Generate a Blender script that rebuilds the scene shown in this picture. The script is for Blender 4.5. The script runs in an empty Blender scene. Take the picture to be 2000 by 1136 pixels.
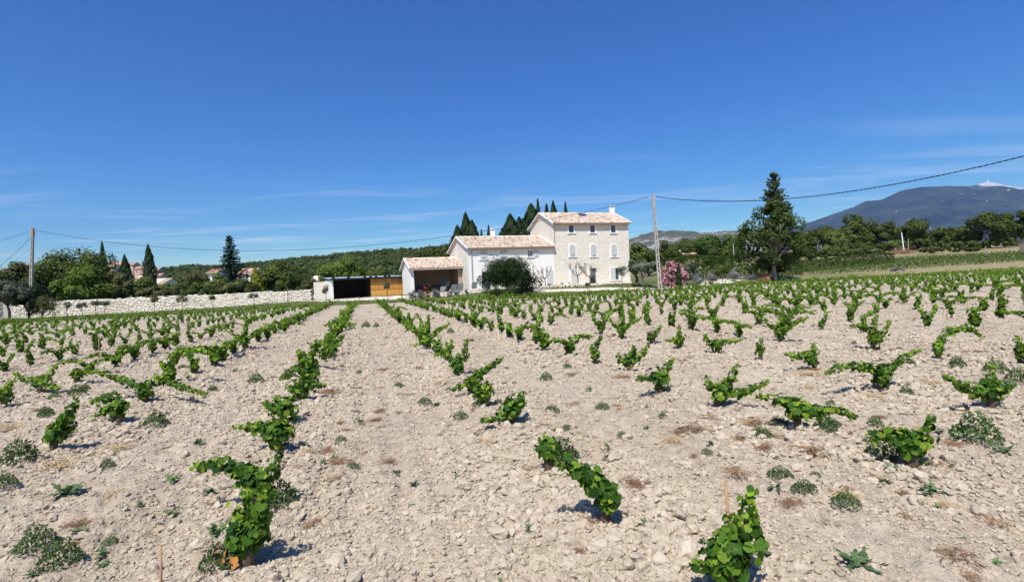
import bpy, math, random
import numpy as np
from mathutils import Matrix, Vector

rad = math.radians
S = bpy.context.scene
COL = S.collection
rng = np.random.default_rng(11)
random.seed(11)

# ------------------------------------------------------------------ camera
EYE = 1.63; FPX = 1067.0; ROLL = rad(2.6); PITCH = rad(0.8)
_R = np.array([math.cos(ROLL), 0, -math.sin(ROLL)])
_U0 = np.array([math.sin(ROLL), 0, math.cos(ROLL)])
_F = np.array([0, 1., 0]) * math.cos(PITCH) - _U0 * math.sin(PITCH)
_U = _U0 * math.cos(PITCH) + np.array([0, 1., 0]) * math.sin(PITCH)
CAMP = np.array([0, 0, EYE])
cam = bpy.data.cameras.new('camera'); camo = bpy.data.objects.new('camera', cam); COL.objects.link(camo)
cam.sensor_width = 36; cam.lens = FPX / 2000 * 36; cam.clip_start = 0.05; cam.clip_end = 60000
m = Matrix.Identity(4)
for i in range(3):
    m[i][0], m[i][1], m[i][2], m[i][3] = _R[i], _U[i], -_F[i], CAMP[i]
camo.matrix_world = m
S.camera = camo

# ------------------------------------------------------------------ light and sky
SUN_EL = rad(57); SUN_AZ = rad(180 + 18)          # azimuth from +Y towards +X: behind the camera, a little left
sdir = np.array([math.sin(SUN_AZ) * math.cos(SUN_EL), math.cos(SUN_AZ) * math.cos(SUN_EL), math.sin(SUN_EL)])
sl = bpy.data.lights.new('sun', 'SUN'); sl.energy = 5.0; sl.angle = rad(0.53); sl.color = (1, 0.955, 0.88)
so = bpy.data.objects.new('sun', sl); COL.objects.link(so)
so.rotation_euler = Vector(-sdir).to_track_quat('-Z', 'Y').to_euler()
so.location = (-20, -30, 60)

W = bpy.data.worlds.new('World'); S.world = W; W.use_nodes = True
nt = W.node_tree; nt.nodes.clear()
def NN(nt, typ, **kw):
    n = nt.nodes.new(typ)
    for k, v in kw.items(): setattr(n, k, v)
    return n
sky = NN(nt, 'ShaderNodeTexSky', sky_type='NISHITA', sun_disc=False, sun_elevation=SUN_EL, sun_rotation=SUN_AZ,
         altitude=250, air_density=1.0, dust_density=0.8, ozone_density=2.2)
# thin cirrus on a layer overhead: direction projected on a plane
tc = NN(nt, 'ShaderNodeTexCoord'); sep = NN(nt, 'ShaderNodeSeparateXYZ'); nt.links.new(tc.outputs['Generated'], sep.inputs[0])
def mth(nt, op, a, b=None, clamp=False):
    n = NN(nt, 'ShaderNodeMath', operation=op, use_clamp=clamp)
    for i, v in enumerate((a, b)):
        if v is None: continue
        if isinstance(v, (int, float)): n.inputs[i].default_value = v
        else: nt.links.new(v, n.inputs[i])
    return n.outputs[0]
# the clear, polarised-looking blue: deepen the sky's own hue evenly, every direction alike
sc3 = NN(nt, 'ShaderNodeSeparateColor'); nt.links.new(sky.outputs[0], sc3.inputs[0])
bl = mth(nt, 'MAXIMUM', sc3.outputs[2], 0.001)
cc3 = NN(nt, 'ShaderNodeCombineColor')
for i_, e_ in ((0, 1.6), (1, 1.22)): nt.links.new(mth(nt, 'MULTIPLY', sc3.outputs[i_], mth(nt, 'POWER', mth(nt, 'DIVIDE', sc3.outputs[i_], bl), e_)), cc3.inputs[i_])
nt.links.new(bl, cc3.inputs[2])
zz = mth(nt, 'MAXIMUM', sep.outputs[2], 0.02)
cx_ = mth(nt, 'DIVIDE', sep.outputs[0], zz); cy_ = mth(nt, 'DIVIDE', sep.outputs[1], zz)
cmb = NN(nt, 'ShaderNodeCombineXYZ')
nt.links.new(cx_, cmb.inputs[0]); nt.links.new(cy_, cmb.inputs[1])
mp = NN(nt, 'ShaderNodeMapping'); mp.inputs['Rotation'].default_value = (0, 0, rad(28)); mp.inputs['Scale'].default_value = (0.42, 1.1, 1)
nt.links.new(cmb.outputs[0], mp.inputs[0])
no = NN(nt, 'ShaderNodeTexNoise'); no.inputs['Scale'].default_value = 0.9; no.inputs['Detail'].default_value = 7; no.inputs['Roughness'].default_value = 0.55; no.inputs['Distortion'].default_value = 0.8
nt.links.new(mp.outputs[0], no.inputs['Vector'])
cr = NN(nt, 'ShaderNodeValToRGB'); cr.color_ramp.elements[0].position = 0.50; cr.color_ramp.elements[1].position = 0.80
nt.links.new(no.outputs[0], cr.inputs[0])
lo = mth(nt, 'SUBTRACT', 0.235, sep.outputs[2], True); lo = mth(nt, 'MULTIPLY', lo, 7.0, True)
cm = mth(nt, 'MULTIPLY', cr.outputs[0], lo); cm = mth(nt, 'MULTIPLY', cm, 0.62)
mixc = NN(nt, 'ShaderNodeMix', data_type='RGBA'); mixc.inputs['B'].default_value = (7.0, 7.6, 8.4, 1)
nt.links.new(cm, mixc.inputs['Factor']); nt.links.new(cc3.outputs[0], mixc.inputs['A'])
bg = NN(nt, 'ShaderNodeBackground'); bg.inputs['Strength'].default_value = 0.115
wo = NN(nt, 'ShaderNodeOutputWorld')
nt.links.new(mixc.outputs['Result'], bg.inputs[0]); nt.links.new(bg.outputs[0], wo.inputs[0])

S.view_settings.view_transform = 'Standard'; S.view_settings.look = 'None'
S.view_settings.exposure = 0.30; S.view_settings.gamma = 1.0; S.view_settings.use_curve_mapping = False
S.render.engine = 'CYCLES'
S.cycles.max_bounces = 6; S.cycles.diffuse_bounces = 3; S.cycles.transmission_bounces = 4; S.cycles.transparent_max_bounces = 6; S.cycles.volume_bounces = 0
S.cycles.use_denoising = True
S.cycles.sample_clamp_indirect = 6

# ------------------------------------------------------------------ pixel helpers (photo pixels 2000 x 1136)
def ray(x, y): return _F + _R * ((x - 1000) / FPX) + _U * ((568 - y) / FPX)
def at(x, y, Y):
    d = ray(x, y); return CAMP + d * (Y / d[1])
def gnd(x, y, z=0.0):
    d = ray(x, y); return CAMP + d * ((z - EYE) / d[2])
def sstep(a, b, x):
    t = np.clip((x - a) / (b - a), 0, 1); return t * t * (3 - 2 * t)

# ------------------------------------------------------------------ terrain
EX = [-400, -70, -49, -38, -32, -25, -12, 0, 11, 31, 60, 90, 400]
EY = [45, 51, 52, 53, 57, 62, 62.5, 57, 60, 72, 84, 92, 110]
PX = [-400, -60, -40, -30, -20, -8, 0, 12, 30, 60, 400]
PZ = [0.2, 0.05, .15, .45, .62, .9, .95, .9, .85, .7, .7]
def edge(X): return np.interp(X, EX, EY)
def terr(X, Y):
    X = np.asarray(X, float); Y = np.asarray(Y, float)
    z = np.interp(X, PX, PZ) * sstep(0, 8, Y - edge(X))
    r = np.clip(Y - 92, 0, 140)
    z = z + 0.060 * r * sstep(25, 75, X)
    z = z + 0.02 * np.clip(Y - 110, 0, 400) * sstep(60, 20, X) * sstep(-60, -20, X)
    return z
def gterr(x, y):
    """where the pixel's ray meets the terrain"""
    d = ray(x, y)
    ts = np.concatenate([np.linspace(1, 60, 600), np.linspace(60, 400, 2000)])
    P = CAMP[None] + d[None] * ts[:, None]
    below = P[:, 2] < terr(P[:, 0], P[:, 1])
    i = int(np.argmax(below)) if below.any() else len(ts) - 1
    return P[i]

# ------------------------------------------------------------------ mesh helpers
def tag(o, label=None, cat=None, group=None, kind=None):
    if label: o['label'] = label
    if cat: o['category'] = cat
    if group: o['group'] = group
    if kind: o['kind'] = kind
    return o
def link(name, data, parent=None, mat=None):
    o = bpy.data.objects.new(name, data); COL.objects.link(o)
    if parent is not None: o.parent = parent
    if mat is not None and data is not None and not data.materials: data.materials.append(mat)
    return o
def empty(name, loc, rz=0.0):
    o = bpy.data.objects.new(name, None); COL.objects.link(o)
    o.location = loc; o.rotation_euler = (0, 0, rz); o.empty_display_size = 0.2
    return o
def big_mesh(name, V, Fc, tint=None, smooth=False):
    V = np.ascontiguousarray(V, np.float32); Fc = np.ascontiguousarray(Fc, np.int32)
    n, k = Fc.shape
    me = bpy.data.meshes.new(name)
    me.vertices.add(len(V)); me.vertices.foreach_set('co', V.ravel())
    me.loops.add(n * k); me.loops.foreach_set('vertex_index', Fc.ravel())
    me.polygons.add(n); me.polygons.foreach_set('loop_start', np.arange(n, dtype=np.int32) * k)
    me.update(calc_edges=True)
    if tint is not None:
        a = me.attributes.new('tint', 'FLOAT', 'FACE'); a.data.foreach_set('value', np.ascontiguousarray(tint, np.float32))
    if smooth: me.polygons.foreach_set('use_smooth', np.ones(n, bool))
    return me
class MB:
    def __init__(s): s.v = []; s.f = []; s.t = []; s.tint = 0.5
    def quad(s, *p):
        b = len(s.v); s.v += [tuple(q) for q in p]; s.f.append(tuple(range(b, b + len(p)))); s.t.append(s.tint)
    def box(s, x0, x1, y0, y1, z0, z1):
        b = len(s.v)
        s.v += [(x0, y0, z0), (x1, y0, z0), (x1, y1, z0), (x0, y1, z0), (x0, y0, z1), (x1, y0, z1), (x1, y1, z1), (x0, y1, z1)]
        for f in ((0, 3, 2, 1), (4, 5, 6, 7), (0, 1, 5, 4), (1, 2, 6, 5), (2, 3, 7, 6), (3, 0, 4, 7)):
            s.f.append(tuple(b + i for i in f)); s.t.append(s.tint)
        return s
    def prism(s, poly, y0, y1):
        """polygon in x,z extruded along y"""
        b = len(s.v); n = len(poly)
        s.v += [(p[0], y0, p[1]) for p in poly] + [(p[0], y1, p[1]) for p in poly]
        s.f.append(tuple(b + i for i in range(n))); s.f.append(tuple(b + n + i for i in reversed(range(n))))
        for i in range(n):
            j = (i + 1) % n; s.f.append((b + j, b + i, b + n + i, b + n + j))
        s.t += [s.tint] * (n + 2)
        return s
    def tube(s, pts, radii, n=6, cap=True):
        pts = [np.asarray(p, float) for p in pts]; b = len(s.v)
        for i, p in enumerate(pts):
            d = pts[min(i + 1, len(pts) - 1)] - pts[max(i - 1, 0)]; d = d / (np.linalg.norm(d) + 1e-9)
            a = np.cross(d, (0, 0, 1.) if abs(d[2]) < .9 else (1., 0, 0)); a /= np.linalg.norm(a); c = np.cross(d, a)
            r = radii[i] if hasattr(radii, '__len__') else radii
            for k in range(n):
                th = 2 * math.pi * k / n
                s.v.append(tuple(p + r * (math.cos(th) * a + math.sin(th) * c)))
        for i in range(len(pts) - 1):
            for k in range(n):
                k2 = (k + 1) % n
                s.f.append((b + i * n + k, b + i * n + k2, b + (i + 1) * n + k2, b + (i + 1) * n + k)); s.t.append(s.tint)
        if cap:
            e = b + (len(pts) - 1) * n
            s.f.append(tuple(e + k for k in range(n))); s.f.append(tuple(b + k for k in reversed(range(n)))); s.t += [s.tint] * 2
        return s
    def mesh(s, name, tint=False, smooth=False):
        me = bpy.data.meshes.new(name); me.from_pydata(s.v, [], s.f); me.update()
        if tint:
            a = me.attributes.new('tint', 'FLOAT', 'FACE'); a.data.foreach_set('value', np.array(s.t, np.float32))
        if smooth: me.polygons.foreach_set('use_smooth', np.ones(len(s.f), bool))
        return me
    def build(s, name, mat, parent=None, tint=False, smooth=False, loc=None):
        o = link(name, s.mesh(name, tint, smooth), parent, mat)
        if loc is not None: o.location = loc
        return o
def catmull(P, n=8):
    P = [np.asarray(p, float) for p in P]
    P = [2 * P[0] - P[1]] + P + [2 * P[-1] - P[-2]]
    out = []
    for i in range(1, len(P) - 2):
        for t in np.linspace(0, 1, n, endpoint=False):
            a, b, c, d = P[i - 1], P[i], P[i + 1], P[i + 2]
            out.append(.5 * (2 * b + (c - a) * t + (2 * a - 5 * b + 4 * c - d) * t * t + (3 * b - 3 * c + d - a) * t ** 3))
    out.append(P[-2]); return np.array(out)
def unit(v): return v / (np.linalg.norm(v, axis=-1, keepdims=True) + 1e-9)
# value noise, vectorised
def _h(ix, iy, s): 
    n = (ix * 374761393 + iy * 668265263 + s * 974711) & 0xffffffff
    n = ((n ^ (n >> 13)) * 1274126177) & 0xffffffff
    return ((n ^ (n >> 16)) & 0xffff) / 65535.0
def vnoise(x, y, s=0):
    ix = np.floor(x).astype(np.int64); iy = np.floor(y).astype(np.int64); fx = x - ix; fy = y - iy
    fx = fx * fx * (3 - 2 * fx); fy = fy * fy * (3 - 2 * fy)
    a = _h(ix, iy, s); b = _h(ix + 1, iy, s); c = _h(ix, iy + 1, s); d = _h(ix + 1, iy + 1, s)
    return (a * (1 - fx) + b * fx) * (1 - fy) + (c * (1 - fx) + d * fx) * fy - 0.5
def fbm(x, y, o=4, s=0):
    r = 0; a = 1
    for i in range(o): r = r + a * vnoise(x * 2 ** i + i * 17.3, y * 2 ** i - i * 9.1, s + i); a *= .5
    return r

# ------------------------------------------------------------------ materials
MATS = {}
def new_mat(name):
    mt = bpy.data.materials.new(name); mt.use_nodes = True; mt.node_tree.nodes.clear(); MATS[name] = mt
    return mt, mt.node_tree
def ramp(nt, fac, stops):
    r = NN(nt, 'ShaderNodeValToRGB'); e = r.color_ramp.elements
    while len(e) < len(stops): e.new(0.5)
    for i, (p, c) in enumerate(stops): e[i].position = p; e[i].color = (*c, 1)
    nt.links.new(fac, r.inputs[0]); return r.outputs[0]
def noise(nt, scale, detail=4, rough=.55, vec=None, dist=0):
    n = NN(nt, 'ShaderNodeTexNoise'); n.inputs['Scale'].default_value = scale; n.inputs['Detail'].default_value = detail
    n.inputs['Roughness'].default_value = rough; n.inputs['Distortion'].default_value = dist
    if vec is not None: nt.links.new(vec, n.inputs['Vector'])
    return n.outputs[0]
def mixrgb(nt, fac, a, b, mode='MIX'):
    n = NN(nt, 'ShaderNodeMix', data_type='RGBA', blend_type=mode)
    for k, v in (('Factor', fac), ('A', a), ('B', b)):
        if isinstance(v, (int, float)): n.inputs[k].default_value = v
        elif isinstance(v, tuple): n.inputs[k].default_value = (*v, 1)
        else: nt.links.new(v, n.inputs[k])
    return n.outputs['Result']
def attr(nt, name='tint'):
    a = NN(nt, 'ShaderNodeAttribute', attribute_name=name); return a.outputs['Fac']
def coords(nt, kind='Object'):
    return NN(nt, 'ShaderNodeTexCoord').outputs[kind]
def position(nt): return NN(nt, 'ShaderNodeNewGeometry').outputs['Position']
def finish(nt, col, rough=.9, spec=.2, bump=None, bstr=.3, bdist=.02, trans=0, transcol=None, metal=0):
    b = NN(nt, 'ShaderNodeBsdfPrincipled')
    if isinstance(col, tuple): b.inputs['Base Color'].default_value = (*col, 1)
    else: nt.links.new(col, b.inputs['Base Color'])
    b.inputs['Roughness'].default_value = rough; b.inputs['Specular IOR Level'].default_value = spec; b.inputs['Metallic'].default_value = metal
    if bump is not None:
        bp = NN(nt, 'ShaderNodeBump'); bp.inputs['Strength'].default_value = bstr; bp.inputs['Distance'].default_value = bdist
        nt.links.new(bump, bp.inputs['Height']); nt.links.new(bp.outputs[0], b.inputs['Normal'])
    out = NN(nt, 'ShaderNodeOutputMaterial'); sh = b.outputs[0]
    if trans:
        t = NN(nt, 'ShaderNodeBsdfTranslucent')
        if isinstance(transcol, tuple): t.inputs[0].default_value = (*transcol, 1)
        else: nt.links.new(transcol if transcol is not None else col, t.inputs[0])
        mx = NN(nt, 'ShaderNodeMixShader'); mx.inputs[0].default_value = trans
        nt.links.new(sh, mx.inputs[1]); nt.links.new(t.outputs[0], mx.inputs[2]); sh = mx.outputs[0]
    nt.links.new(sh, out.inputs['Surface'])
def plain(name, c1, c2, scale=3, rough=.9, spec=.2, bstr=.2, bdist=.01, detail=5, metal=0, space='Object'):
    mt, t = new_mat(name); v = coords(t) if space == 'Object' else position(t)
    n = noise(t, scale, detail, .6, v)
    finish(t, ramp(t, n, [(.3, c1), (.7, c2)]), rough, spec, n, bstr, bdist, metal=metal); return mt
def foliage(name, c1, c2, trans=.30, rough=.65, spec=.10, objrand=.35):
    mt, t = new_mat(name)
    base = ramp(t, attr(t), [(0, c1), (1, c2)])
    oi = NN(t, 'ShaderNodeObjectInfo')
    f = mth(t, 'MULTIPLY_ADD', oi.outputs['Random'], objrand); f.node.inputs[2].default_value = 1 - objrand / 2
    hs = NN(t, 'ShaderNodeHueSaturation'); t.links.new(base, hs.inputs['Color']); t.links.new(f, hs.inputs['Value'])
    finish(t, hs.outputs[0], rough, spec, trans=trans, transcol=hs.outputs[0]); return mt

def soil_mat(name, obj=False):
    mt, t = new_mat(name); p = position(t)
    n1 = noise(t, .35, 5, .6, p); n2 = noise(t, 9, 6, .65, p); n3 = noise(t, 60, 4, .6, p)
    mpr = NN(t, 'ShaderNodeMapping'); mpr.inputs['Rotation'].default_value = (0, 0, rad(-15.2)); mpr.inputs['Scale'].default_value = (1.5, .10, 1); t.links.new(p, mpr.inputs[0])
    ns = noise(t, 1.0, 4, .6, mpr.outputs[0])
    n1 = mth(t, 'ADD', mth(t, 'MULTIPLY', n1, .5), mth(t, 'MULTIPLY', ns, .5))
    c = ramp(t, n1, [(.32, (.37, .305, .22)), (.5, (.45, .375, .28)), (.66, (.51, .435, .335))])
    d = ramp(t, n2, [(.25, (.62, .59, .56)), (.55, (1.0, 1.0, 1.0)), (.85, (1.1, 1.1, 1.1))])
    c = mixrgb(t, 1.0, c, d, 'MULTIPLY')
    if obj:
        oi = NN(t, 'ShaderNodeObjectInfo')
        c = mixrgb(t, .5, c, ramp(t, oi.outputs['Random'], [(0, (.40, .33, .24)), (.6, (.48, .405, .305)), (1, (.56, .485, .38))]))
    h = mth(t, 'ADD', n2, mth(t, 'MULTIPLY', n3, .45))
    finish(t, c, .95, .1, h, .9, .035 if not obj else .012); return mt
soilM = soil_mat('dry_soil'); clodM = soil_mat('dry_clod', True)

def ground_mat():
    mt, t = new_mat('meadow'); p = position(t)
    n1 = noise(t, .06, 5, .6, p); n2 = noise(t, 1.2, 6, .7, p); n3 = noise(t, 14, 4, .7, p)
    a = ramp(t, n2, [(.3, (.075, .10, .03)), (.55, (.13, .15, .055)), (.75, (.24, .21, .10))])
    b = ramp(t, n2, [(.3, (.20, .18, .085)), (.7, (.34, .28, .16))])
    sx = NN(t, 'ShaderNodeSeparateXYZ'); t.links.new(p, sx.inputs[0])
    f = mth(t, 'ADD', mth(t, 'MULTIPLY', mth(t, 'SUBTRACT', n1, .5), 2.4), mth(t, 'MULTIPLY', mth(t, 'SUBTRACT', sx.outputs[0], 22), .022), True)
    c = mixrgb(t, f, a, b)
    finish(t, c, .95, .1, mth(t, 'ADD', n2, n3), .9, .08); return mt
groundM = ground_mat()
gravelM = plain('gravel', (.55, .48, .38), (.72, .64, .53), 18, bstr=.5, space='P')
plasterM = plain('white_plaster', (.82, .785, .715), (.87, .835, .77), 1.2, bstr=.08)
creamM = plain('cream_plaster', (.62, .56, .48), (.70, .64, .56), 1.2, bstr=.1)
trimM = plain('white_trim', (.80, .80, .80), (.86, .86, .86), 2, bstr=.03)
shutM = plain('grey_shutter', (.50, .50, .46), (.57, .57, .53), 3, rough=.6, bstr=.05)
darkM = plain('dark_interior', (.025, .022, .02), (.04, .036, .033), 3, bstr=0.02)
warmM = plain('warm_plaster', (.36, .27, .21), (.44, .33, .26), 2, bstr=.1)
beamM = plain('timber_beam', (.50, .24, .10), (.62, .33, .15), 4, rough=.7)
corniceM = plain('cornice', (.62, .42, .31), (.70, .50, .38), 6)
metalM = plain('grey_metal', (.30, .31, .33), (.38, .39, .41), 3, rough=.45, spec=.4, bstr=.03)
blackM = plain('black_metal', (.012, .012, .013), (.02, .02, .022), 3, rough=.5)
concM = plain('pole_concrete', (.34, .31, .27), (.47, .43, .38), 3, bstr=.3)
rustM = plain('rusty_cap', (.35, .17, .09), (.46, .25, .14), 6)
barkM = plain('bark', (.09, .07, .055), (.20, .16, .13), 9, bstr=.8, bdist=.03)
paleBarkM = plain('pale_bark', (.22, .18, .15), (.38, .33, .28), 9, bstr=.8, bdist=.03)
vineWoodM = plain('vine_wood', (.07, .045, .03), (.17, .12, .085), 30, bstr=.9)
caneM = plain('green_cane', (.16, .20, .06), (.28, .22, .10), 20)
bambooM = plain('bamboo', (.30, .17, .09), (.44, .27, .15), 12, rough=.6)
cableM = plain('cable_rubber', (.012, .012, .014), (.025, .025, .028), 5, rough=.6)
chairM = plain('white_canvas', (.80, .80, .80), (.86, .86, .86), 4)
dryM = plain('dry_straw', (.20, .11, .06), (.36, .22, .13), 5, space='P')
strawM = plain('pale_straw', (.46, .33, .17), (.58, .44, .26), 5, space='P')
deadLeafM = plain('dead_leaf', (.34, .14, .035), (.46, .22, .06), 30)
solarM = plain('skylight_glass', (.05, .06, .08), (.08, .09, .12), 2, rough=.15, spec=.6, bstr=0)
cobbleM = plain('pale_stone_block', (.55, .47, .37), (.74, .67, .57), 2.2, bstr=.6, bdist=.04)

def stone_mat():
    mt, t = new_mat('limestone_rubble'); v = coords(t)
    mpn = NN(t, 'ShaderNodeMapping'); mpn.inputs['Scale'].default_value = (3.3, 3.3, 6.2); t.links.new(v, mpn.inputs[0])
    wob = noise(t, 2.0, 3, .5, v); 
    add = NN(t, 'ShaderNodeVectorMath', operation='ADD'); t.links.new(mpn.outputs[0], add.inputs[0]); t.links.new(mth(t, 'MULTIPLY', wob, .8), add.inputs[1])
    vo = NN(t, 'ShaderNodeTexVoronoi', feature='F1'); t.links.new(add.outputs[0], vo.inputs['Vector']); vo.inputs['Scale'].default_value = 1
    ve = NN(t, 'ShaderNodeTexVoronoi', feature='DISTANCE_TO_EDGE'); t.links.new(add.outputs[0], ve.inputs['Vector']); ve.inputs['Scale'].default_value = 1
    sepc = NN(t, 'ShaderNodeSeparateColor'); t.links.new(vo.outputs['Color'], sepc.inputs[0])
    c = ramp(t, sepc.outputs[0], [(0, (.74, .66, .53)), (.45, (.84, .77, .65)), (.8, (.88, .83, .74)), (1, (.78, .70, .57))])
    f = ramp(t, ve.outputs[0], [(.0, (0, 0, 0)), (.14, (1, 1, 1))])
    c = mixrgb(t, f, (.76, .68, .56), c)
    fn = noise(t, 30, 3, .6, v)
    finish(t, c, .95, .1, mth(t, 'ADD', f, mth(t, 'MULTIPLY', mth(t, 'ADD', fn, sepc.outputs[1]), .6)), .7, .04); return mt
stoneM = stone_mat()
def tile_mat(name, stops):
    mt, t = new_mat(name)
    c = ramp(t, attr(t), stops); n = noise(t, 14, 4, .6, coords(t))
    c = mixrgb(t, 1, c, ramp(t, n, [(.3, (.75, .75, .75)), (.7, (1.1, 1.1, 1.1))]), 'MULTIPLY')
    finish(t, c, .85, .2, n, .3, .01); return mt
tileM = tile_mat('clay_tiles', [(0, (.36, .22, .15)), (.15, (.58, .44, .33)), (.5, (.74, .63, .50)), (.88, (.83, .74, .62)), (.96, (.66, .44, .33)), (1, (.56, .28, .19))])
oldTileM = tile_mat('old_clay_tiles', [(0, (.28, .14, .09)), (.3, (.44, .24, .16)), (.8, (.52, .33, .24)), (1, (.60, .44, .34))])
def plank_mat():
    mt, t = new_mat('larch_planks'); v = coords(t)
    mpn = NN(t, 'ShaderNodeMapping'); mpn.inputs['Scale'].default_value = (1.2, 10, 14); t.links.new(v, mpn.inputs[0])
    oi = NN(t, 'ShaderNodeObjectInfo')
    n = noise(t, 2, 6, .65, mpn.outputs[0], .6)
    f = mth(t, 'ADD', mth(t, 'MULTIPLY', n, .8), mth(t, 'MULTIPLY', mth(t, 'SUBTRACT', oi.outputs['Random'], .5), .35))
    finish(t, ramp(t, f, [(.15, (.42, .17, .035)), (.45, (.72, .36, .085)), (.75, (.82, .48, .16))]), .6, .3, n, .3, .01); return mt
plankM = plank_mat()

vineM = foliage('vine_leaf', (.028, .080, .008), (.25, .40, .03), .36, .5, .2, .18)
# single leaves: tint from the object's own random value
def single_leaf():
    mt, t = new_mat('vine_leaf_single'); oi = NN(t, 'ShaderNodeObjectInfo')
    c = ramp(t, oi.outputs['Random'], [(0, (.022, .070, .008)), (.5, (.07, .17, .016)), (.8, (.16, .29, .027)), (1, (.36, .46, .05))])
    v = coords(t); n = noise(t, 7, 3, .6, v)
    c = mixrgb(t, 1, c, ramp(t, n, [(.3, (.75, .8, .7)), (.7, (1.15, 1.1, 1.1))]), 'MULTIPLY')
    finish(t, c, .50, .22, n, .5, .015, trans=.36, transcol=c); return mt
leafM = single_leaf()
weedM = foliage('weed_leaf', (.06, .11, .04), (.16, .24, .10), .2, .7, .15, .4)
weedDarkM = foliage('bushy_weed_leaf', (.045, .085, .025), (.13, .20, .065), .2, .7, .15, .4)
oakM = foliage('oak_leaf', (.030, .052, .012), (.145, .185, .045), objrand=.6)
lightM = foliage('bright_broadleaf', (.045, .085, .012), (.19, .26, .045))
yellowM = foliage('golden_conifer', (.12, .15, .02), (.36, .36, .05))
pineM = foliage('pine_needles', (.035, .075, .015), (.13, .21, .045))
cypM = foliage('cypress_scale', (.012, .028, .010), (.045, .085, .028), .12)
spruceM = foliage('spruce_needles', (.012, .030, .020), (.045, .085, .055), .1)
oliveM = foliage('olive_leaf', (.06, .075, .045), (.18, .215, .14), .2)
bushM = foliage('dark_bush_leaf', (.006, .016, .005), (.030, .055, .015), .12, .6, .08)
scrubM = foliage('scrub_leaf', (.05, .055, .02), (.16, .17, .06))
lavM = foliage('lavender', (.14, .15, .14), (.30, .31, .30), .1)
roseM = foliage('red_petal', (.42, .02, .03), (.62, .05, .06), .2)
oleM = foliage('pink_petal', (.74, .28, .36), (.92, .58, .60), .25)
yuccaM = foliage('yucca_blade', (.05, .09, .03), (.16, .22, .08), .15)
grassM = foliage('grass_blade', (.07, .10, .03), (.22, .24, .09), .25, .8, .1)

# ------------------------------------------------------------------ ground sheets
def grade(lim_in, step, ratio, lim):
    a = list(np.arange(0, lim_in, step)); s = step
    while a[-1] < lim: s *= ratio; a.append(a[-1] + s)
    return np.array(a)
gx = grade(110, 2.0, 1.25, 16000); gx = np.concatenate([-gx[:0:-1], gx]); gy = grade(260, 1.6, 1.2, 16000); gy = np.concatenate([-grade(20, 5, 1.5, 2000)[:0:-1], gy])
XX, YY = np.meshgrid(gx, gy)
ZZ = terr(XX, YY) - 0.14 * sstep(1.0, -1.5, YY - edge(XX)) + 0.05 * fbm(XX * .3, YY * .3, 3) * sstep(0, 4, YY - edge(XX))
nx, ny = len(gx), len(gy)
idx = np.arange(nx * ny).reshape(ny, nx)
Fq = np.stack([idx[:-1, :-1], idx[:-1, 1:], idx[1:, 1:], idx[1:, :-1]], -1).reshape(-1, 4)
ground = link('ground', big_mesh('ground', np.stack([XX, YY, ZZ], -1).reshape(-1, 3), Fq, smooth=True), None, groundM); tag(ground, 'grass and dry meadow around the vineyard and house', 'ground', kind='structure')

# tilled soil of the vineyard: fan grid round the viewer's standing point
ROWA = rad(-15.2); RD = np.array([math.sin(ROWA), math.cos(ROWA)]); RN = np.array([math.cos(ROWA), -math.sin(ROWA)])
ROW0, ROWS = -0.97, 2.53
def soil_h(X, Y, fine=True):
    ac = X * RN[0] + Y * RN[1]; ph = (ac - ROW0) / ROWS; dd = np.abs(ph - np.round(ph)) * ROWS
    z = 0.05 * np.exp(-(dd / .35) ** 2) + .07 * fbm(X * .5, Y * .5, 3, 3)
    a = fbm(X * 2.6, Y * 2.6, 3, 7); z = z + .045 * a
    z = z + .016 * np.sin(ac * 2 * math.pi / .34 + 2.2 * fbm(X * .4, Y * .4, 2, 51)) * np.clip(.5 + 1.6 * fbm(X * .35, Y * .35, 2, 57), 0, 1)
    if fine:
        b = 0.5 - np.abs(vnoise(X * 7 + 3 * a, Y * 7, 21)); c = 0.5 - np.abs(vnoise(X * 17, Y * 17 + 2 * a, 33)); e = 0.5 - np.abs(vnoise(X * 38, Y * 38, 41))
        z = z - .085 * (b - .25) - .045 * (c - .25) - .02 * (e - .25)
    return z
NA, NR = 760, 430
an = np.linspace(rad(-62), rad(62), NA); rr = np.geomspace(1.3, 130, NR)
AA, RR = np.meshgrid(an, rr)
X0, Y0 = RR * np.sin(AA), RR * np.cos(AA)
ed = edge(X0) + .5 * fbm(X0 * .3, Y0 * .3, 2, 5)
Z0 = soil_h(X0, Y0) * sstep(0.3, -1.5, Y0 - ed) + terr(X0, Y0)
idx = np.arange(NA * NR).reshape(NR, NA)
Fq = np.stack([idx[:-1, :-1], idx[:-1, 1:], idx[1:, 1:], idx[1:, :-1]], -1)
keep = (Y0[:-1, :-1] < ed[:-1, :-1])
Fq = Fq[keep].reshape(-1, 4)[:, ::-1]
used = np.unique(Fq); remap = np.full(NA * NR, -1); remap[used] = np.arange(len(used))
soil = link('vineyard_soil', big_mesh('vineyard_soil', np.stack([X0, Y0, Z0], -1).reshape(-1, 3)[used], remap[Fq], smooth=True), None, soilM)
tag(soil, 'pale cloddy tilled earth of the vineyard', 'soil', kind='structure')
def soil_z(x, y): return float(soil_h(np.array([x]), np.array([y]), False)[0] + terr(x, y))

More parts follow.
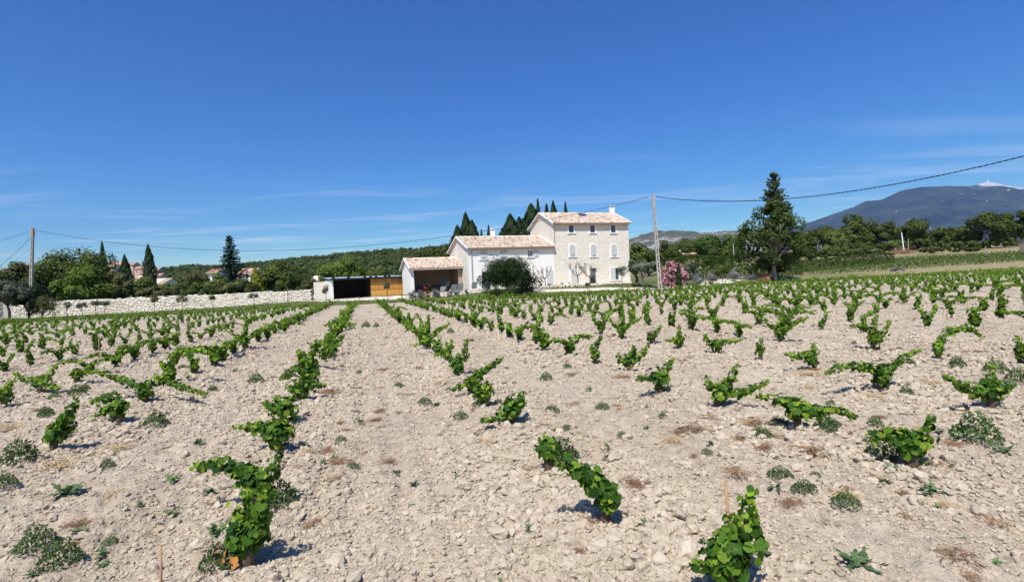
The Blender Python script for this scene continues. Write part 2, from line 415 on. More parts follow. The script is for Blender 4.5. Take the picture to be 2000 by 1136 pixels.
# --- scatter by geometry nodes (only for stuff)
def scatter(name, P, ROT, SC, protos, parent=None, mat=None, kind='stuff'):
    c = bpy.data.collections.new(name + '_kinds')
    for p in protos: c.objects.link(p)
    me = bpy.data.meshes.new(name); me.vertices.add(len(P)); me.vertices.foreach_set('co', np.ascontiguousarray(P, np.float32).ravel())
    a = me.attributes.new('rot', 'FLOAT_VECTOR', 'POINT'); a.data.foreach_set('vector', np.ascontiguousarray(ROT, np.float32).ravel())
    SC = np.asarray(SC, np.float32)
    if SC.ndim == 1: SC = np.repeat(SC[:, None], 3, 1)
    a = me.attributes.new('scl', 'FLOAT_VECTOR', 'POINT'); a.data.foreach_set('vector', np.ascontiguousarray(SC).ravel())
    a = me.attributes.new('pick', 'INT', 'POINT'); a.data.foreach_set('value', rng.integers(0, len(protos), len(P)).astype(np.int32))
    me.update()
    g = bpy.data.node_groups.new(name + '_nodes', 'GeometryNodeTree')
    g.interface.new_socket('Geometry', in_out='INPUT', socket_type='NodeSocketGeometry'); g.interface.new_socket('Geometry', in_out='OUTPUT', socket_type='NodeSocketGeometry')
    gi = g.nodes.new('NodeGroupInput'); go = g.nodes.new('NodeGroupOutput')
    iop = g.nodes.new('GeometryNodeInstanceOnPoints'); ci = g.nodes.new('GeometryNodeCollectionInfo')
    ci.inputs['Collection'].default_value = c; ci.inputs['Separate Children'].default_value = True; ci.inputs['Reset Children'].default_value = True
    m2p = g.nodes.new('GeometryNodeMeshToPoints')
    def na(nm, dt):
        n = g.nodes.new('GeometryNodeInputNamedAttribute'); n.data_type = dt; n.inputs['Name'].default_value = nm; return n.outputs[0]
    L = g.links.new
    L(gi.outputs[0], m2p.inputs['Mesh']); L(m2p.outputs[0], iop.inputs['Points']); L(ci.outputs[0], iop.inputs['Instance'])
    iop.inputs['Pick Instance'].default_value = True
    L(na('pick', 'INT'), iop.inputs['Instance Index']); L(na('rot', 'FLOAT_VECTOR'), iop.inputs['Rotation']); L(na('scl', 'FLOAT_VECTOR'), iop.inputs['Scale'])
    L(iop.outputs[0], go.inputs[0])
    o = link(name, me, parent); md = o.modifiers.new('scatter', 'NODES'); md.node_group = g
    o['kind'] = kind
    return o
import bmesh
def clod_mesh(i, sub=2):
    bm = bmesh.new(); bmesh.ops.create_icosphere(bm, subdivisions=sub, radius=1)
    r = np.random.default_rng(100 + i)
    # chop with random planes for an angular crumb
    N = unit(r.normal(size=(9, 3))); D = r.uniform(.42, .85, 9)
    ph = r.uniform(0, 6, 3)
    for v in bm.verts:
        p = np.array(v.co); q = p.copy()
        for n, d in zip(N, D):
            e = q @ n - d
            if e > 0: q = q - n * e * .85
        q = q * (1 + .16 * math.sin(5 * p[0] + ph[0]) * math.sin(5 * p[1] + ph[1]) + .10 * math.sin(11 * p[2] + ph[2] + 4 * p[0])) + r.normal(0, .045, 3)
        v.co = q * np.array([1.15, .95, .75])
    me = bpy.data.meshes.new('soil_clod'); bm.to_mesh(me); bm.free(); me.materials.append(clodM)
    return me
CLODS = [clod_mesh(i) for i in range(10)]
protos = [bpy.data.objects.new('soil_clod', me) for me in CLODS]
NC = 280000
lr = np.exp(rng.uniform(math.log(1.9), math.log(34), NC)); la = rng.uniform(rad(-56), rad(56), NC)
cxs, cys = lr * np.sin(la), lr * np.cos(la)
patch = fbm(cxs * .45, cys * .45, 3, 77)
sz = np.exp(rng.normal(0, .62, NC)) * (0.0058 + .0011 * lr) * (1 + .8 * patch) * (.48 + .52 * np.abs(np.sin(((cxs * RN[0] + cys * RN[1]) - ROW0 - ROWS / 2) / ROWS * math.pi)))
sz = np.clip(sz, .004, .06)
bigger = rng.random(NC) < .012; sz[bigger] *= 1.8
sz = np.minimum(sz, .075)
czs = soil_h(cxs, cys) + terr(cxs, cys) + sz * .10
okk = cys < edge(cxs) - .8
cxs, cys, czs, sz, lr = cxs[okk], cys[okk], czs[okk], sz[okk], lr[okk]
rot = np.stack([rng.uniform(-.5, .5, len(sz)), rng.uniform(-.5, .5, len(sz)), rng.uniform(0, 6.28, len(sz))], -1)
vis = sz / lr * (np.abs(np.arctan2(cxs, cys)) < rad(42)) * (cys > 2.9)
order = np.argsort(-vis); top, rest = order[:300], order[300:]
for i in top:
    o = link('soil_clod', CLODS[i % 10], soil); o.location = (cxs[i], cys[i], czs[i]); o.rotation_euler = rot[i]; o.scale = [sz[i]] * 3
scatter('soil_crumbs', np.stack([cxs, cys, czs], -1)[rest], rot[rest], sz[rest], protos, soil)

# gravel drive in front of the house and shed
def strip(name, pts, w, mat, lift, label, cat):
    P = catmull(pts, 12); V = []; Fs = []
    for i, p in enumerate(P):
        d = P[min(i + 1, len(P) - 1)] - P[max(i - 1, 0)]; d /= np.linalg.norm(d); n = np.array([-d[1], d[0]])
        for k in np.linspace(-1, 1, 7):
            q = p + n * k * w * (1 + .12 * math.sin(i * .9 + k)); V.append((q[0], q[1], float(terr(q[0], q[1])) + lift))
        if i:
            b = (i - 1) * 7
            for k in range(6): Fs.append((b + k, b + k + 1, b + k + 8, b + k + 7))
    return tag(link(name, big_mesh(name, np.array(V), np.array(Fs)), None, mat), label, cat, kind='structure')

# ------------------------------------------------------------------ buildings
HL = np.array([-5.32, 68.0]); HA = rad(21.0)
hu = np.array([math.cos(HA), math.sin(HA)]); hv = np.array([-math.sin(HA), math.cos(HA)]); hn = -hv
def on_facade(x, y, v=0.0):
    """pixel -> (u, z) on the vertical plane v behind the front wall"""
    n = np.array([hn[0], hn[1], 0]); p = np.array([*(HL + hv * v), 0.]); d = ray(x, y)
    q = CAMP + d * (((p - CAMP) @ n) / (d @ n))
    return float((q[:2] - HL) @ hu), float(q[2])
def holes_wall(mb, x0, x1, z0, z1, holes, y, depth):
    xs = sorted({x0, x1, *[h[0] for h in holes], *[h[1] for h in holes]}); zs = sorted({z0, z1, *[h[2] for h in holes], *[h[3] for h in holes]})
    for a, b in zip(xs, xs[1:]):
        for c, d in zip(zs, zs[1:]):
            mx, mz = (a + b) / 2, (c + d) / 2
            if any(h[0] < mx < h[1] and h[2] < mz < h[3] for h in holes): continue
            mb.quad((a, y, c), (b, y, c), (b, y, d), (a, y, d))
    for a, b, c, d in holes:
        mb.quad((a, y, c), (a, y, d), (a, y + depth, d), (a, y + depth, c)); mb.quad((b, y, d), (b, y, c), (b, y + depth, c), (b, y + depth, d))
        mb.quad((a, y, d), (b, y, d), (b, y + depth, d), (a, y + depth, d)); mb.quad((b, y, c), (a, y, c), (a, y + depth, c), (b, y + depth, c))
def roof_parts(root, x0, x1, yf, yr, ze, za, over=.45, mat=None, side=.22, rows_seed=1):
    """gable roof, ridge along x; slab + barrel tiles"""
    mat = mat or tileM; ym = (yf + yr) / 2; k = (za - ze) / (ym - yf)
    f0, r1 = yf - over, yr + over; zf = ze - k * over; xa, xb = x0 - side, x1 + side; th = .10
    sl = MB()
    for (ya, yb, zA, zB) in ((f0, ym, zf, za), (ym, r1, za, zf)):
        sl.quad((xa, ya, zA), (xb, ya, zA), (xb, yb, zB), (xa, yb, zB)); sl.quad((xa, ya, zA - th), (xa, yb, zB - th), (xb, yb, zB - th), (xb, ya, zA - th))
        for X in (xa, xb): sl.quad((X, ya, zA - th), (X, ya, zA), (X, yb, zB), (X, yb, zB - th))
    sl.quad((xa, f0, zf - th), (xb, f0, zf - th), (xb, f0, zf), (xa, f0, zf)); sl.quad((xa, r1, zf - th), (xb, r1, zf - th), (xb, r1, zf), (xa, r1, zf))
    slab = sl.build('roof', corniceM, root)
    rr_ = np.random.default_rng(rows_seed); tb = MB(); pitch = .25; tl = .40
    L = math.hypot(ym - f0, za - zf); nrow = max(2, int(round(L / tl))); ncol = int((xb - xa) / pitch)
    for s in (0, 1):
        dy, dz = (ym - f0) / L, (za - zf) / L
        for c in range(ncol):
            xc = xa + (c + .5) * (xb - xa) / ncol
            for r in range(nrow):
                t0 = L * r / nrow - .05; t1 = L * (r + 1) / nrow + .03
                tb.tint = float(np.clip(rr_.normal(.5, .24), 0, 1)) if rr_.random() > .06 else float(rr_.choice([0.0, .97, 1.0]))
                jx = rr_.normal(0, .008); b = len(tb.v)
                for (t, lift, rad_) in ((t0, .045, .115), (t1, .015, .095)):
                    for q in range(5):
                        th_ = math.pi * (q / 4)
                        px_ = xc + jx + rad_ * math.cos(th_); h = rad_ * .95 * math.sin(th_) + lift
                        yy = f0 + dy * t - dz * h; zz_ = zf + dz * t + dy * h
                        if s: yy = (f0 + r1) - yy
                        tb.v.append((px_, yy, zz_))
                for q in range(4):
                    f = (b + q, b + q + 1, b + 6 + q, b + 5 + q); tb.f.append(f if s == 0 else f[::-1]); tb.t.append(tb.tint)
                # front end shadow face
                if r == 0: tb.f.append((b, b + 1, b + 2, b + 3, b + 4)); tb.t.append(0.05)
    # ridge tiles
    nr_ = int((xb - xa) / .38)
    for c in range(nr_):
        xs_, xe_ = xa + (xb - xa) * c / nr_, xa + (xb - xa) * (c + 1) / nr_ + .04; tb.tint = float(np.clip(rr_.normal(.55, .3), .1, 1)); b = len(tb.v)
        for X, rd in ((xs_, .15), (xe_, .13)):
            for q in range(5):
                th_ = math.pi * q / 4; tb.v.append((X, ym + rd * math.cos(th_), za + .02 + rd * math.sin(th_)))
        for q in range(4): tb.f.append((b + q, b + 5 + q, b + 6 + q, b + q + 1)); tb.t.append(tb.tint)
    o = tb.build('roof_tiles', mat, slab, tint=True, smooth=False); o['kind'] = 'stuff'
    # verge along each gable
    for X in (xa, xb):
        v_ = MB(); w = .055
        v_.quad((X - w, f0, zf + .16), (X + w, f0, zf + .16), (X + w, ym, za + .16), (X - w, ym, za + .16))
        v_.quad((X - w, ym, za + .16), (X + w, ym, za + .16), (X + w, r1, zf + .16), (X - w, r1, zf + .16))
        for q in (-w, w):
            v_.quad((X + q, f0, zf - .04), (X + q, f0, zf + .16), (X + q, ym, za + .16), (X + q, ym, za - .04)); v_.quad((X + q, ym, za - .04), (X + q, ym, za + .16), (X + q, r1, zf + .16), (X + q, r1, zf - .04))
        v_.quad((X - w, f0, zf - .04), (X + w, f0, zf - .04), (X + w, f0, zf + .16), (X - w, f0, zf + .16))
        v_.build('verge', trimM if mat is tileM else corniceM, slab)
    return slab
def gable_body(root, x0, x1, yf, yr, z0, ze, za, mat, holes, skip_front=False, front_mat=None, depth=.28):
    ym = (yf + yr) / 2; w = MB()
    w.quad((x1, yr, z0), (x0, yr, z0), (x0, yr, ze), (x1, yr, ze))
    for X in (x0, x1):
        w.quad((X, yr, z0), (X, yf, z0), (X, yf, ze), (X, ym, za - .02), (X, yr, ze))
    if front_mat is None and not skip_front: holes_wall(w, x0, x1, z0, ze, holes, yf, depth)
    wall = w.build('wall', mat, root)
    if front_mat is not None:
        f = MB(); holes_wall(f, x0, x1, z0, ze, holes, yf - .02, depth); f.build('front_wall', front_mat, root)
    return wall
def arch_poly(xc, w, z0, z1, rise, n=8):
    p = [(xc - w / 2, z0), (xc + w / 2, z0), (xc + w / 2, z1 - rise)]
    p += [(xc + w / 2 * math.cos(t), z1 - rise + rise * math.sin(t)) for t in np.linspace(0, math.pi, n)[1:-1]]
    return p + [(xc - w / 2, z1 - rise)]
def closed_shutters(root, xc, w, z0, z1, rise, yf, ground=False):
    s = MB().prism(arch_poly(xc, w + .34, z0 - (0 if ground else .05), z1 + .17, rise + .08), yf - .035, yf + .02).build('window_surround', trimM, root)
    if not ground: MB().box(xc - w / 2 - .24, xc + w / 2 + .24, yf - .11, yf - .02, z0 - .13, z0 - .04).build('sill', trimM, s)
    for sg in (-1, 1):
        poly = arch_poly(xc, w, z0, z1, rise)
        half = [(max(p[0], xc + .008) if sg > 0 else min(p[0], xc - .008), p[1]) for p in poly]
        sh = MB().prism(half, yf - .075, yf - .036).build('shutter', shutM, root)
        for zb in (z0 + .22, z0 + (z1 - z0) * .7): MB().box(xc + (.03 if sg > 0 else -w / 2 + .03), xc + (w / 2 - .03 if sg > 0 else -.03), yf - .092, yf - .0755, zb, zb + .09).build('batten', shutM, sh)
    if not ground: MB().box(xc - .1, xc + .1, yf - .13, yf - .093, z0 + .05, z0 + .12).build('latch', darkM, s)
def open_window(root, xc, w, z0, z1, yf, depth=.28, surround=True, bars=True):
    if surround:
        s = MB(); t = .14
        s.box(xc - w / 2 - t, xc - w / 2, yf - .03, yf + .02, z0 - t * .6, z1 + t); s.box(xc + w / 2, xc + w / 2 + t, yf - .03, yf + .02, z0 - t * .6, z1 + t); s.box(xc - w / 2, xc + w / 2, yf - .03, yf + .02, z1, z1 + t)
        for a, b in ((xc - w / 2, xc - w / 2 + .012), (xc + w / 2 - .012, xc + w / 2)): s.box(a, b, yf - .01, yf + depth - .02, z0, z1)
        s.build('window_surround', trimM, root)
    MB().box(xc - w / 2 - .2, xc + w / 2 + .2, yf - .12, yf + .10, z0 - .14, z0 - .001).build('sill', trimM, root)
    p = MB(); p.quad((xc - w / 2, yf + depth - .01, z0), (xc + w / 2, yf + depth - .01, z0), (xc + w / 2, yf + depth - .01, z1), (xc - w / 2, yf + depth - .01, z1))
    pane = p.build('pane', solarM, root)
    if bars:
        f = MB(); t = .05; y0, y1 = yf + depth - .06, yf + depth - .012
        for a, b in ((xc - w / 2 + .015, xc - w / 2 + t + .015), (xc + w / 2 - t - .015, xc + w / 2 - .015), (xc - t / 2, xc + t / 2)): f.box(a, b, y0, y1, z0, z1)
        for z in (z0, z1 - t, (z0 + z1) / 2): f.box(xc - w / 2 + .066, xc - t / 2 - .001, y0 + .004, y1, z, z + t); f.box(xc + t / 2 + .001, xc + w / 2 - .066, y0 + .004, y1, z, z + t)
        f.build('window_frame', trimM, pane)
def chimney(root, x, y, z0, z1, w=.62, d=.5):
    c = MB().box(x - w / 2, x + w / 2, y - d / 2, y + d / 2, z0, z1).build('chimney', plasterM, root)
    k = MB()
    for sx in (-1, 1):
        for sy in (-1, 1): k.box(x + sx * w * .4 - .06, x + sx * w * .4 + .06, y + sy * d * .36 - .06, y + sy * d * .36 + .06, z1, z1 + .2)
    k.box(x - w * .58, x + w * .58, y - d * .6, y + d * .6, z1 + .2, z1 + .29); k.build('chimney_cap', plasterM, c)

# stone house (local x = along the front, y = back, z = world)
stone = empty('stone_house', (*HL, 0), HA); tag(stone, 'tall three-storey limestone house with pale tiled roof and nine windows', 'house')
X0s, X1s, ZBs, ZEs, ZAs, DPs = 11.85, 23.45, -.3, 9.42, 11.1, 7.7
ux = lambda x, y: on_facade(x, y)
topw = [(ux(px, 447)[0], .80, ux(px, 454)[1], ux(px, 440)[1]) for px in (1116, 1157.5, 1198)]
door = ux(1159, 540); dz0 = .98; dz1 = ux(1159, 523.5)[1]
grw = ux(1203, 535)
holes = [(c - w / 2, c + w / 2, a, b) for c, w, a, b in topw]
holes.append((door[0] - .48, door[0] + .48, dz0, dz1))
gh = (grw[0] - .1, grw[0] + .55, ux(1203, 546)[1], ux(1203, 523)[1]); holes.append(gh)
gable_body(stone, X0s, X1s, 0.0, DPs, ZBs, ZEs, ZAs, stoneM, holes)
MB().box(X0s + .02, X1s - .02, -.16, -.002, ZEs - .42, ZEs - .22).build('cornice', corniceM, stone)
roof_parts(stone, X0s, X1s, 0.0, DPs, ZEs, ZAs, .45, rows_seed=3)
for c, w, a, b in topw: open_window(stone, c, w, a, b, 0.0, .3, True, False)
for px in (1118.3, 1159.5, 1199.5):
    c, z0 = ux(px, 500.5); z1 = ux(px, 477)[1]; closed_shutters(stone, c, .86, z0, z1, .28, 0.0)
c = ux(1121, 540)[0]; closed_shutters(stone, c, .95, .98, ux(1121, 526)[1], .25, 0.0, True)
p = MB(); p.quad((door[0] - .48, .29, dz0), (door[0] + .48, .29, dz0), (door[0] + .48, .29, dz1), (door[0] - .48, .29, dz1)); dd = p.build('door', darkM, stone)
MB().box(door[0] - .36, door[0] + .36, .25, .288, dz0 + 1.0, dz1 - .2).build('door_glass', solarM, dd)
MB().box(door[0] + .28, door[0] + .40, .22, .249, dz0 + .95, dz0 + 1.0).build('handle', metalM, dd)
sr = MB().prism(arch_poly(gh[0] - .15, 1.75, gh[2] - .02, gh[3] + .18, .3), -.03, .012)
s2 = MB()   # surround of the half-open ground floor window: built as frame pieces round the opening
s2.box(gh[1], gh[1] + .16, -.03, .02, gh[2] - .1, gh[3] + .15); s2.box(gh[0] - .72, gh[1], -.03, .02, gh[3], gh[3] + .15); s2.box(gh[0] - .88, gh[0] - .72, -.03, .02, gh[2] - .1, gh[3] + .15)
s2.build('window_surround', trimM, stone)
MB().box(gh[0] - .95, gh[1] + .2, -.12, -.031, gh[2] - .14, gh[2] - .02).build('sill', trimM, stone)
MB().prism([(gh[0] - .70, gh[2]), (gh[0] - .01, gh[2]), (gh[0] - .01, gh[3] - .02), (gh[0] - .35, gh[3] + .02), (gh[0] - .70, gh[3] - .12)], -.08, -.032).build('shutter', shutM, stone)
p = MB(); p.quad((gh[0], .29, gh[2]), (gh[1], .29, gh[2]), (gh[1], .29, gh[3]), (gh[0], .29, gh[3])); p.build('pane', solarM, stone)
MB().box(X0s - .02, X1s + .06, -.22, -.004, -.3, 1.12).build('plinth', cobbleM, stone)
cu = on_facade(1196, 415, 3.4)[0]; chimney(stone, cu, 3.5, 10.4, 11.9)
sk = MB(); ku = on_facade(1137, 418, 2.9)[0]
kk = (ZAs - ZEs) / 3.85
sk.quad((ku - .55, 2.3, ZEs + kk * 2.3 + .22), (ku + .55, 2.3, ZEs + kk * 2.3 + .22), (ku + .55, 3.3, ZEs + kk * 3.3 + .22), (ku - .55, 3.3, ZEs + kk * 3.3 + .22)); sk.build('skylight', solarM, stone)
MB().tube([(X0s + .1, -.1, ZEs - .2), (X0s + .1, -.1, 6.7)], .05, 6).build('downpipe', metalM, stone)

# white wing
white = empty('white_house', (*HL, 0), HA); tag(white, 'low white plastered two-storey wing with tiled roof joined to the stone house', 'house')
ZEw, ZAw, DPw = 6.33, 8.0, 9.0; X1w = X0s - .02
w3 = ux(1035.8, 494); w3z = (ux(1035.8, 500.5)[1], ux(1035.8, 489)[1])
drx = ux(947, 545)[0]; drz1 = ux(947, 530.5)[1]
holes = [(w3[0] - .36, w3[0] + .36, *w3z), (drx - .35, drx + .75, .98, drz1)]
gable_body(white, 0, X1w, 0.0, DPw, -.3, ZEw, ZAw, stoneM, holes, True, plasterM)
MB().box(-.03, .55, -.05, -.022, -.3, ZEw - .25).build('corner_quoin', plasterM, white)
MB().box(-.05, -.004, -.05, .42, -.3, ZEw - .2).build('corner_quoin', plasterM, white)
MB().box(.56, X1w - .02, -.18, -.024, ZEw - .40, ZEw - .22).build('cornice', corniceM, white)
roof_parts(white, 0, X1w - .25, 0.0, DPw, ZEw, ZAw, .45, rows_seed=4)
for px in (944.9, 983.8):
    c, z0 = ux(px, 505.8); z1 = ux(px, 488)[1]; closed_shutters(white, c, .92, z0, z1, .15, -.02)
open_window(white, w3[0], .72, *w3z, -.02, .26, False, True)
MB().box(w3[0] + .42, w3[0] + 1.12, -.10, -.055, w3z[0] - .04, w3z[1] + .04).build('shutter', shutM, white)
for zb in (w3z[0] + .1, w3z[1] - .2): MB().box(w3[0] + .38, w3[0] + .42, -.09, -.024, zb, zb + .1).build('hinge', metalM, white)
p = MB(); p.quad((drx - .35, .24, .98), (drx + .75, .24, .98), (drx + .75, .24, drz1), (drx - .35, .24, drz1)); p.build('door_glass', solarM, white)
c = ux(1074, 540)[0]; closed_shutters(white, c, .95, 1.0, ux(1074, 527)[1], .2, -.02, True)
dp = MB().tube([(.42, -.14, ZEw - .35), (.42, -.14, 1.0)], .055, 6).build('downpipe', metalM, white)
gw = MB(); gw.box(-.075, -.004, 5.6, 6.1, 4.1, 5.4); gw.build('window', shutM, white)
chimney(white, on_facade(963, 460, 5.0)[0], 5.2, 7.6, 8.85, .55, .45)

# covered terrace / pool house
pool = empty('pool_house', (*HL, 0), HA); tag(pool, 'open-fronted white pool house with tiled roof and timber beam', 'house')
pa, pz = on_facade(801, 524, 3.0); X0p, X1p, ZEp = pa, -.06, pz + .12; YF, YRr = 3.0, 9.0; ZAp = ZEp + 1.2
gable_body(pool, X0p, X1p, YF, YRr, -.3, ZEp, ZAp, plasterM, [], True)
MB().box(X0p + .004, X0p + .42, YF - .04, YF + .35, -.3, ZEp - .15).build('pillar', plasterM, pool)
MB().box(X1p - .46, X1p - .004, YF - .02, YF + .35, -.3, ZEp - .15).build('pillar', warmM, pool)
MB().box(X0p + .424, X1p - .464, YF, YF + .25, ZEp - .42, ZEp - .14).build('beam', beamM, pool)
MB().box(X0p - .1, X1p + .1, YF - .56, YF - .42, ZEp - .36, ZEp - .22).build('gutter', metalM, pool)
lin = MB(); e = .03
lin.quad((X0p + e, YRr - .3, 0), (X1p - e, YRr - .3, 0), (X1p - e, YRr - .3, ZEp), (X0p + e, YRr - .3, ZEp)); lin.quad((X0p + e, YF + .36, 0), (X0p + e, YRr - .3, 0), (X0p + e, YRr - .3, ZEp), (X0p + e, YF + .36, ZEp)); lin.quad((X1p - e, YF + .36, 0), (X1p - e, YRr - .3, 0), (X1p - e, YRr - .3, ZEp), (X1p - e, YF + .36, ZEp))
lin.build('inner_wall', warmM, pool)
MB().box(X1p - 1.5, X1p - .5, YRr - .36, YRr - .302, .9, 3.1).build('inner_door', metalM, pool)
roof_parts(pool, X0p, X1p - .1, YF, YRr, ZEp, ZAp, .5, rows_seed=5)
tf = MB().box(X0p + .05, X1p - .05, YF + .1, YRr - .31, -.3, .98).build('terrace_floor', gravelM, pool)
def local(u, v, z=0.0):
    q = HL + hu * u + hv * v; return np.array([q[0], q[1], z])
# dining table and chairs inside, deck chairs outside
t_ = empty('dining_table', local(-3.9, 5.6, .98), HA); tag(t_, 'long dark dining table inside the open pool house', 'table')
MB().box(-1.7, 1.7, -.45, .45, .70, .75).build('tabletop', blackM, t_)
for sx in (-1.6, 1.55):
    for sy in (-.4, .35): MB().box(sx, sx + .05, sy, sy + .05, 0, .699).build('leg', blackM, t_)
for i in range(6):
    c_ = empty('dining_chair', local(-5.4 + i * .56, 4.9, .98), HA); tag(c_, 'black dining chair pushed up to the pool house table', 'chair', 'dining chairs in the pool house')
    MB().box(-.2, .2, -.2, .2, .42, .46).build('seat', blackM, c_); MB().box(-.2, .2, -.2, -.17, .5, .92).build('backrest', blackM, c_)
    for sx in (-.19, .16):
        for sy in (-.165, .16): MB().box(sx, sx + .03, sy, sy + .03, 0, .419).build('leg', blackM, c_)
        MB().box(sx, sx + .03, -.199, -.171, .461, .52).build('back_post', blackM, c_)
def deck_chair(u, v, rz, label):
    c_ = empty('deck_chair', local(u, v, float(terr(*local(u, v)[:2])) + .02), HA + rz); tag(c_, label, 'deck chair', 'white deck chairs on the terrace')
    s = MB(); s.quad((-.3, -.5, .36), (.3, -.5, .36), (.3, .1, .28), (-.3, .1, .28)); s.quad((-.3, -.5, .33), (-.3, .1, .25), (.3, .1, .25), (.3, -.5, .33)); s.build('seat', chairM, c_)
    b = MB(); b.quad((-.3, .1, .28), (.3, .1, .28), (.3, .55, 1.05), (-.3, .55, 1.05)); b.quad((-.3, .13, .26), (-.3, .58, 1.03), (.3, .58, 1.03), (.3, .13, .26)); b.build('backrest', chairM, c_)
    for sx in (-.33, .33): MB().tube([(sx, -.5, 0), (sx, .45, .9)], .022, 5).build('leg', chairM, c_); MB().tube([(sx, .5, 0), (sx, -.3, .42)], .022, 5).build('leg', chairM, c_)
for px, py, rz, lb in ((866, 572, 2.9, 'white deck chair beside the young shrub on the terrace'), (885, 570, 3.3, 'white deck chair between the young shrub and the house corner'), (899, 569, 3.1, 'white deck chair at the foot of the stone gable'), (926, 567, 3.0, 'white deck chair by the downpipe of the white house'), (943, 566, 3.4, 'white deck chair half behind the round bush')):
    u, z = on_facade(px, py, -1.2); deck_chair(u, -1.2, rz, lb)

# timber carport / shed
sc_ = at(652, 584, 71.0); sB = float(terr(sc_[0], sc_[1])); se = at(790, 578, 75.5)
SA = math.atan2(se[1] - sc_[1], se[0] - sc_[0]); SL = math.hypot(se[0] - sc_[0], se[1] - sc_[1])
shed = empty('timber_shed', (sc_[0], sc_[1], sB), SA); tag(shed, 'low flat-roofed garage with a timber clad half and a dark open bay', 'shed')
SD = 4.5; hF = at(655, 545, 71.0)[2] - sB; hB = hF + .28
MB().box(-.28, 0, -.02, SD, -.3, hF - .06).build('side_wall', plasterM, shed); MB().box(SL, SL + .2, .0, SD, -.3, hF - .06).build('side_wall', plasterM, shed)
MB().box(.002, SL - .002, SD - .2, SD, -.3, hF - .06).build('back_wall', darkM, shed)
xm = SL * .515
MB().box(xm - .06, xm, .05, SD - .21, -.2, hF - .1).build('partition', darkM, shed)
r_ = MB(); r_.v += [(-.45, -.35, hF), (SL + .45, -.35, hF), (SL + .45, SD + .2, hB), (-.45, SD + .2, hB), (-.45, -.35, hF + .07), (SL + .45, -.35, hF + .07), (SL + .45, SD + .2, hB + .07), (-.45, SD + .2, hB + .07)]
r_.f += [(0, 3, 2, 1), (4, 5, 6, 7), (0, 1, 5, 4), (1, 2, 6, 5), (2, 3, 7, 6), (3, 0, 4, 7)]; r_.t += [.5] * 6
rf = r_.build('roof', plain('roof_sheet', (.42, .46, .52), (.55, .58, .63), 2, rough=.4, spec=.5, bstr=.05), shed)
MB().box(-.46, SL + .46, -.39, -.352, hF - .14, hF + .10).build('fascia', blackM, rf)
for k, fx in enumerate((.02, .22, .45, .53, .61, .74, .80)):
    MB().box(fx * SL - .17, fx * SL + .17, .3, .55, hF + .115, hF + .25).build('roof_block', blackM, rf)
npl = 11; ph_ = (hF - .16) / npl; pm = MB().box(0, SL - xm - .004, -.03, .0, .0, ph_ - .02).mesh('plank'); pm.materials.append(plankM)
for k in range(npl):
    o = link('plank', pm, shed); o.location = (xm + .002, .03 - .004 * (k % 2), .04 + k * ph_)
MB().box(-.002, SL, .06, SD - .21, -.28, .012).build('floor', gravelM, shed)
lamp_ = MB().box(SL * .78, SL * .78 + .2, -.06, .0, hF - .4, hF - .28).build('wall_lamp', trimM, shed)
# white rendered wall by the garage
wp = empty('white_garden_wall', (*at(614, 588, 74.5)[:2], 0), 0.25); tag(wp, 'short pale rendered wall beside the garage opening', 'wall')
MB().box(0, 2.3, 0, .2, -.2, at(614, 551, 74.5)[2]).build('wall', creamM, wp)

# ------------------------------------------------------------------ dry stone walls, stone by stone
def rock_mesh(i):
    bm = bmesh.new(); bmesh.ops.create_cube(bm, size=1); bmesh.ops.subdivide_edges(bm, edges=bm.edges[:], cuts=1, use_grid_fill=True)
    r = np.random.default_rng(500 + i)
    for v in bm.verts:
        p = np.array(v.co); n = np.sum(np.abs(p) > .4)
        p = p * (1 - .09 * max(0, n - 1)) + r.normal(0, .045, 3); v.co = p
    me = bpy.data.meshes.new('stone'); bm.to_mesh(me); bm.free(); return me
def wallstone_mat():
    mt, t = new_mat('wall_stone'); oi = NN(t, 'ShaderNodeObjectInfo'); n = noise(t, 3, 5, .6, position(t))
    f = mth(t, 'ADD', mth(t, 'MULTIPLY', oi.outputs['Random'], .7), mth(t, 'MULTIPLY', n, .4))
    finish(t, ramp(t, f, [(.15, (.58, .49, .38)), (.5, (.76, .68, .56)), (.95, (.84, .79, .70))]), .95, .1, n, .5, .03); return mt
wstM = wallstone_mat()
ROCKS = [rock_mesh(i) for i in range(12)]
for r_ in ROCKS: r_.materials.append(wstM)
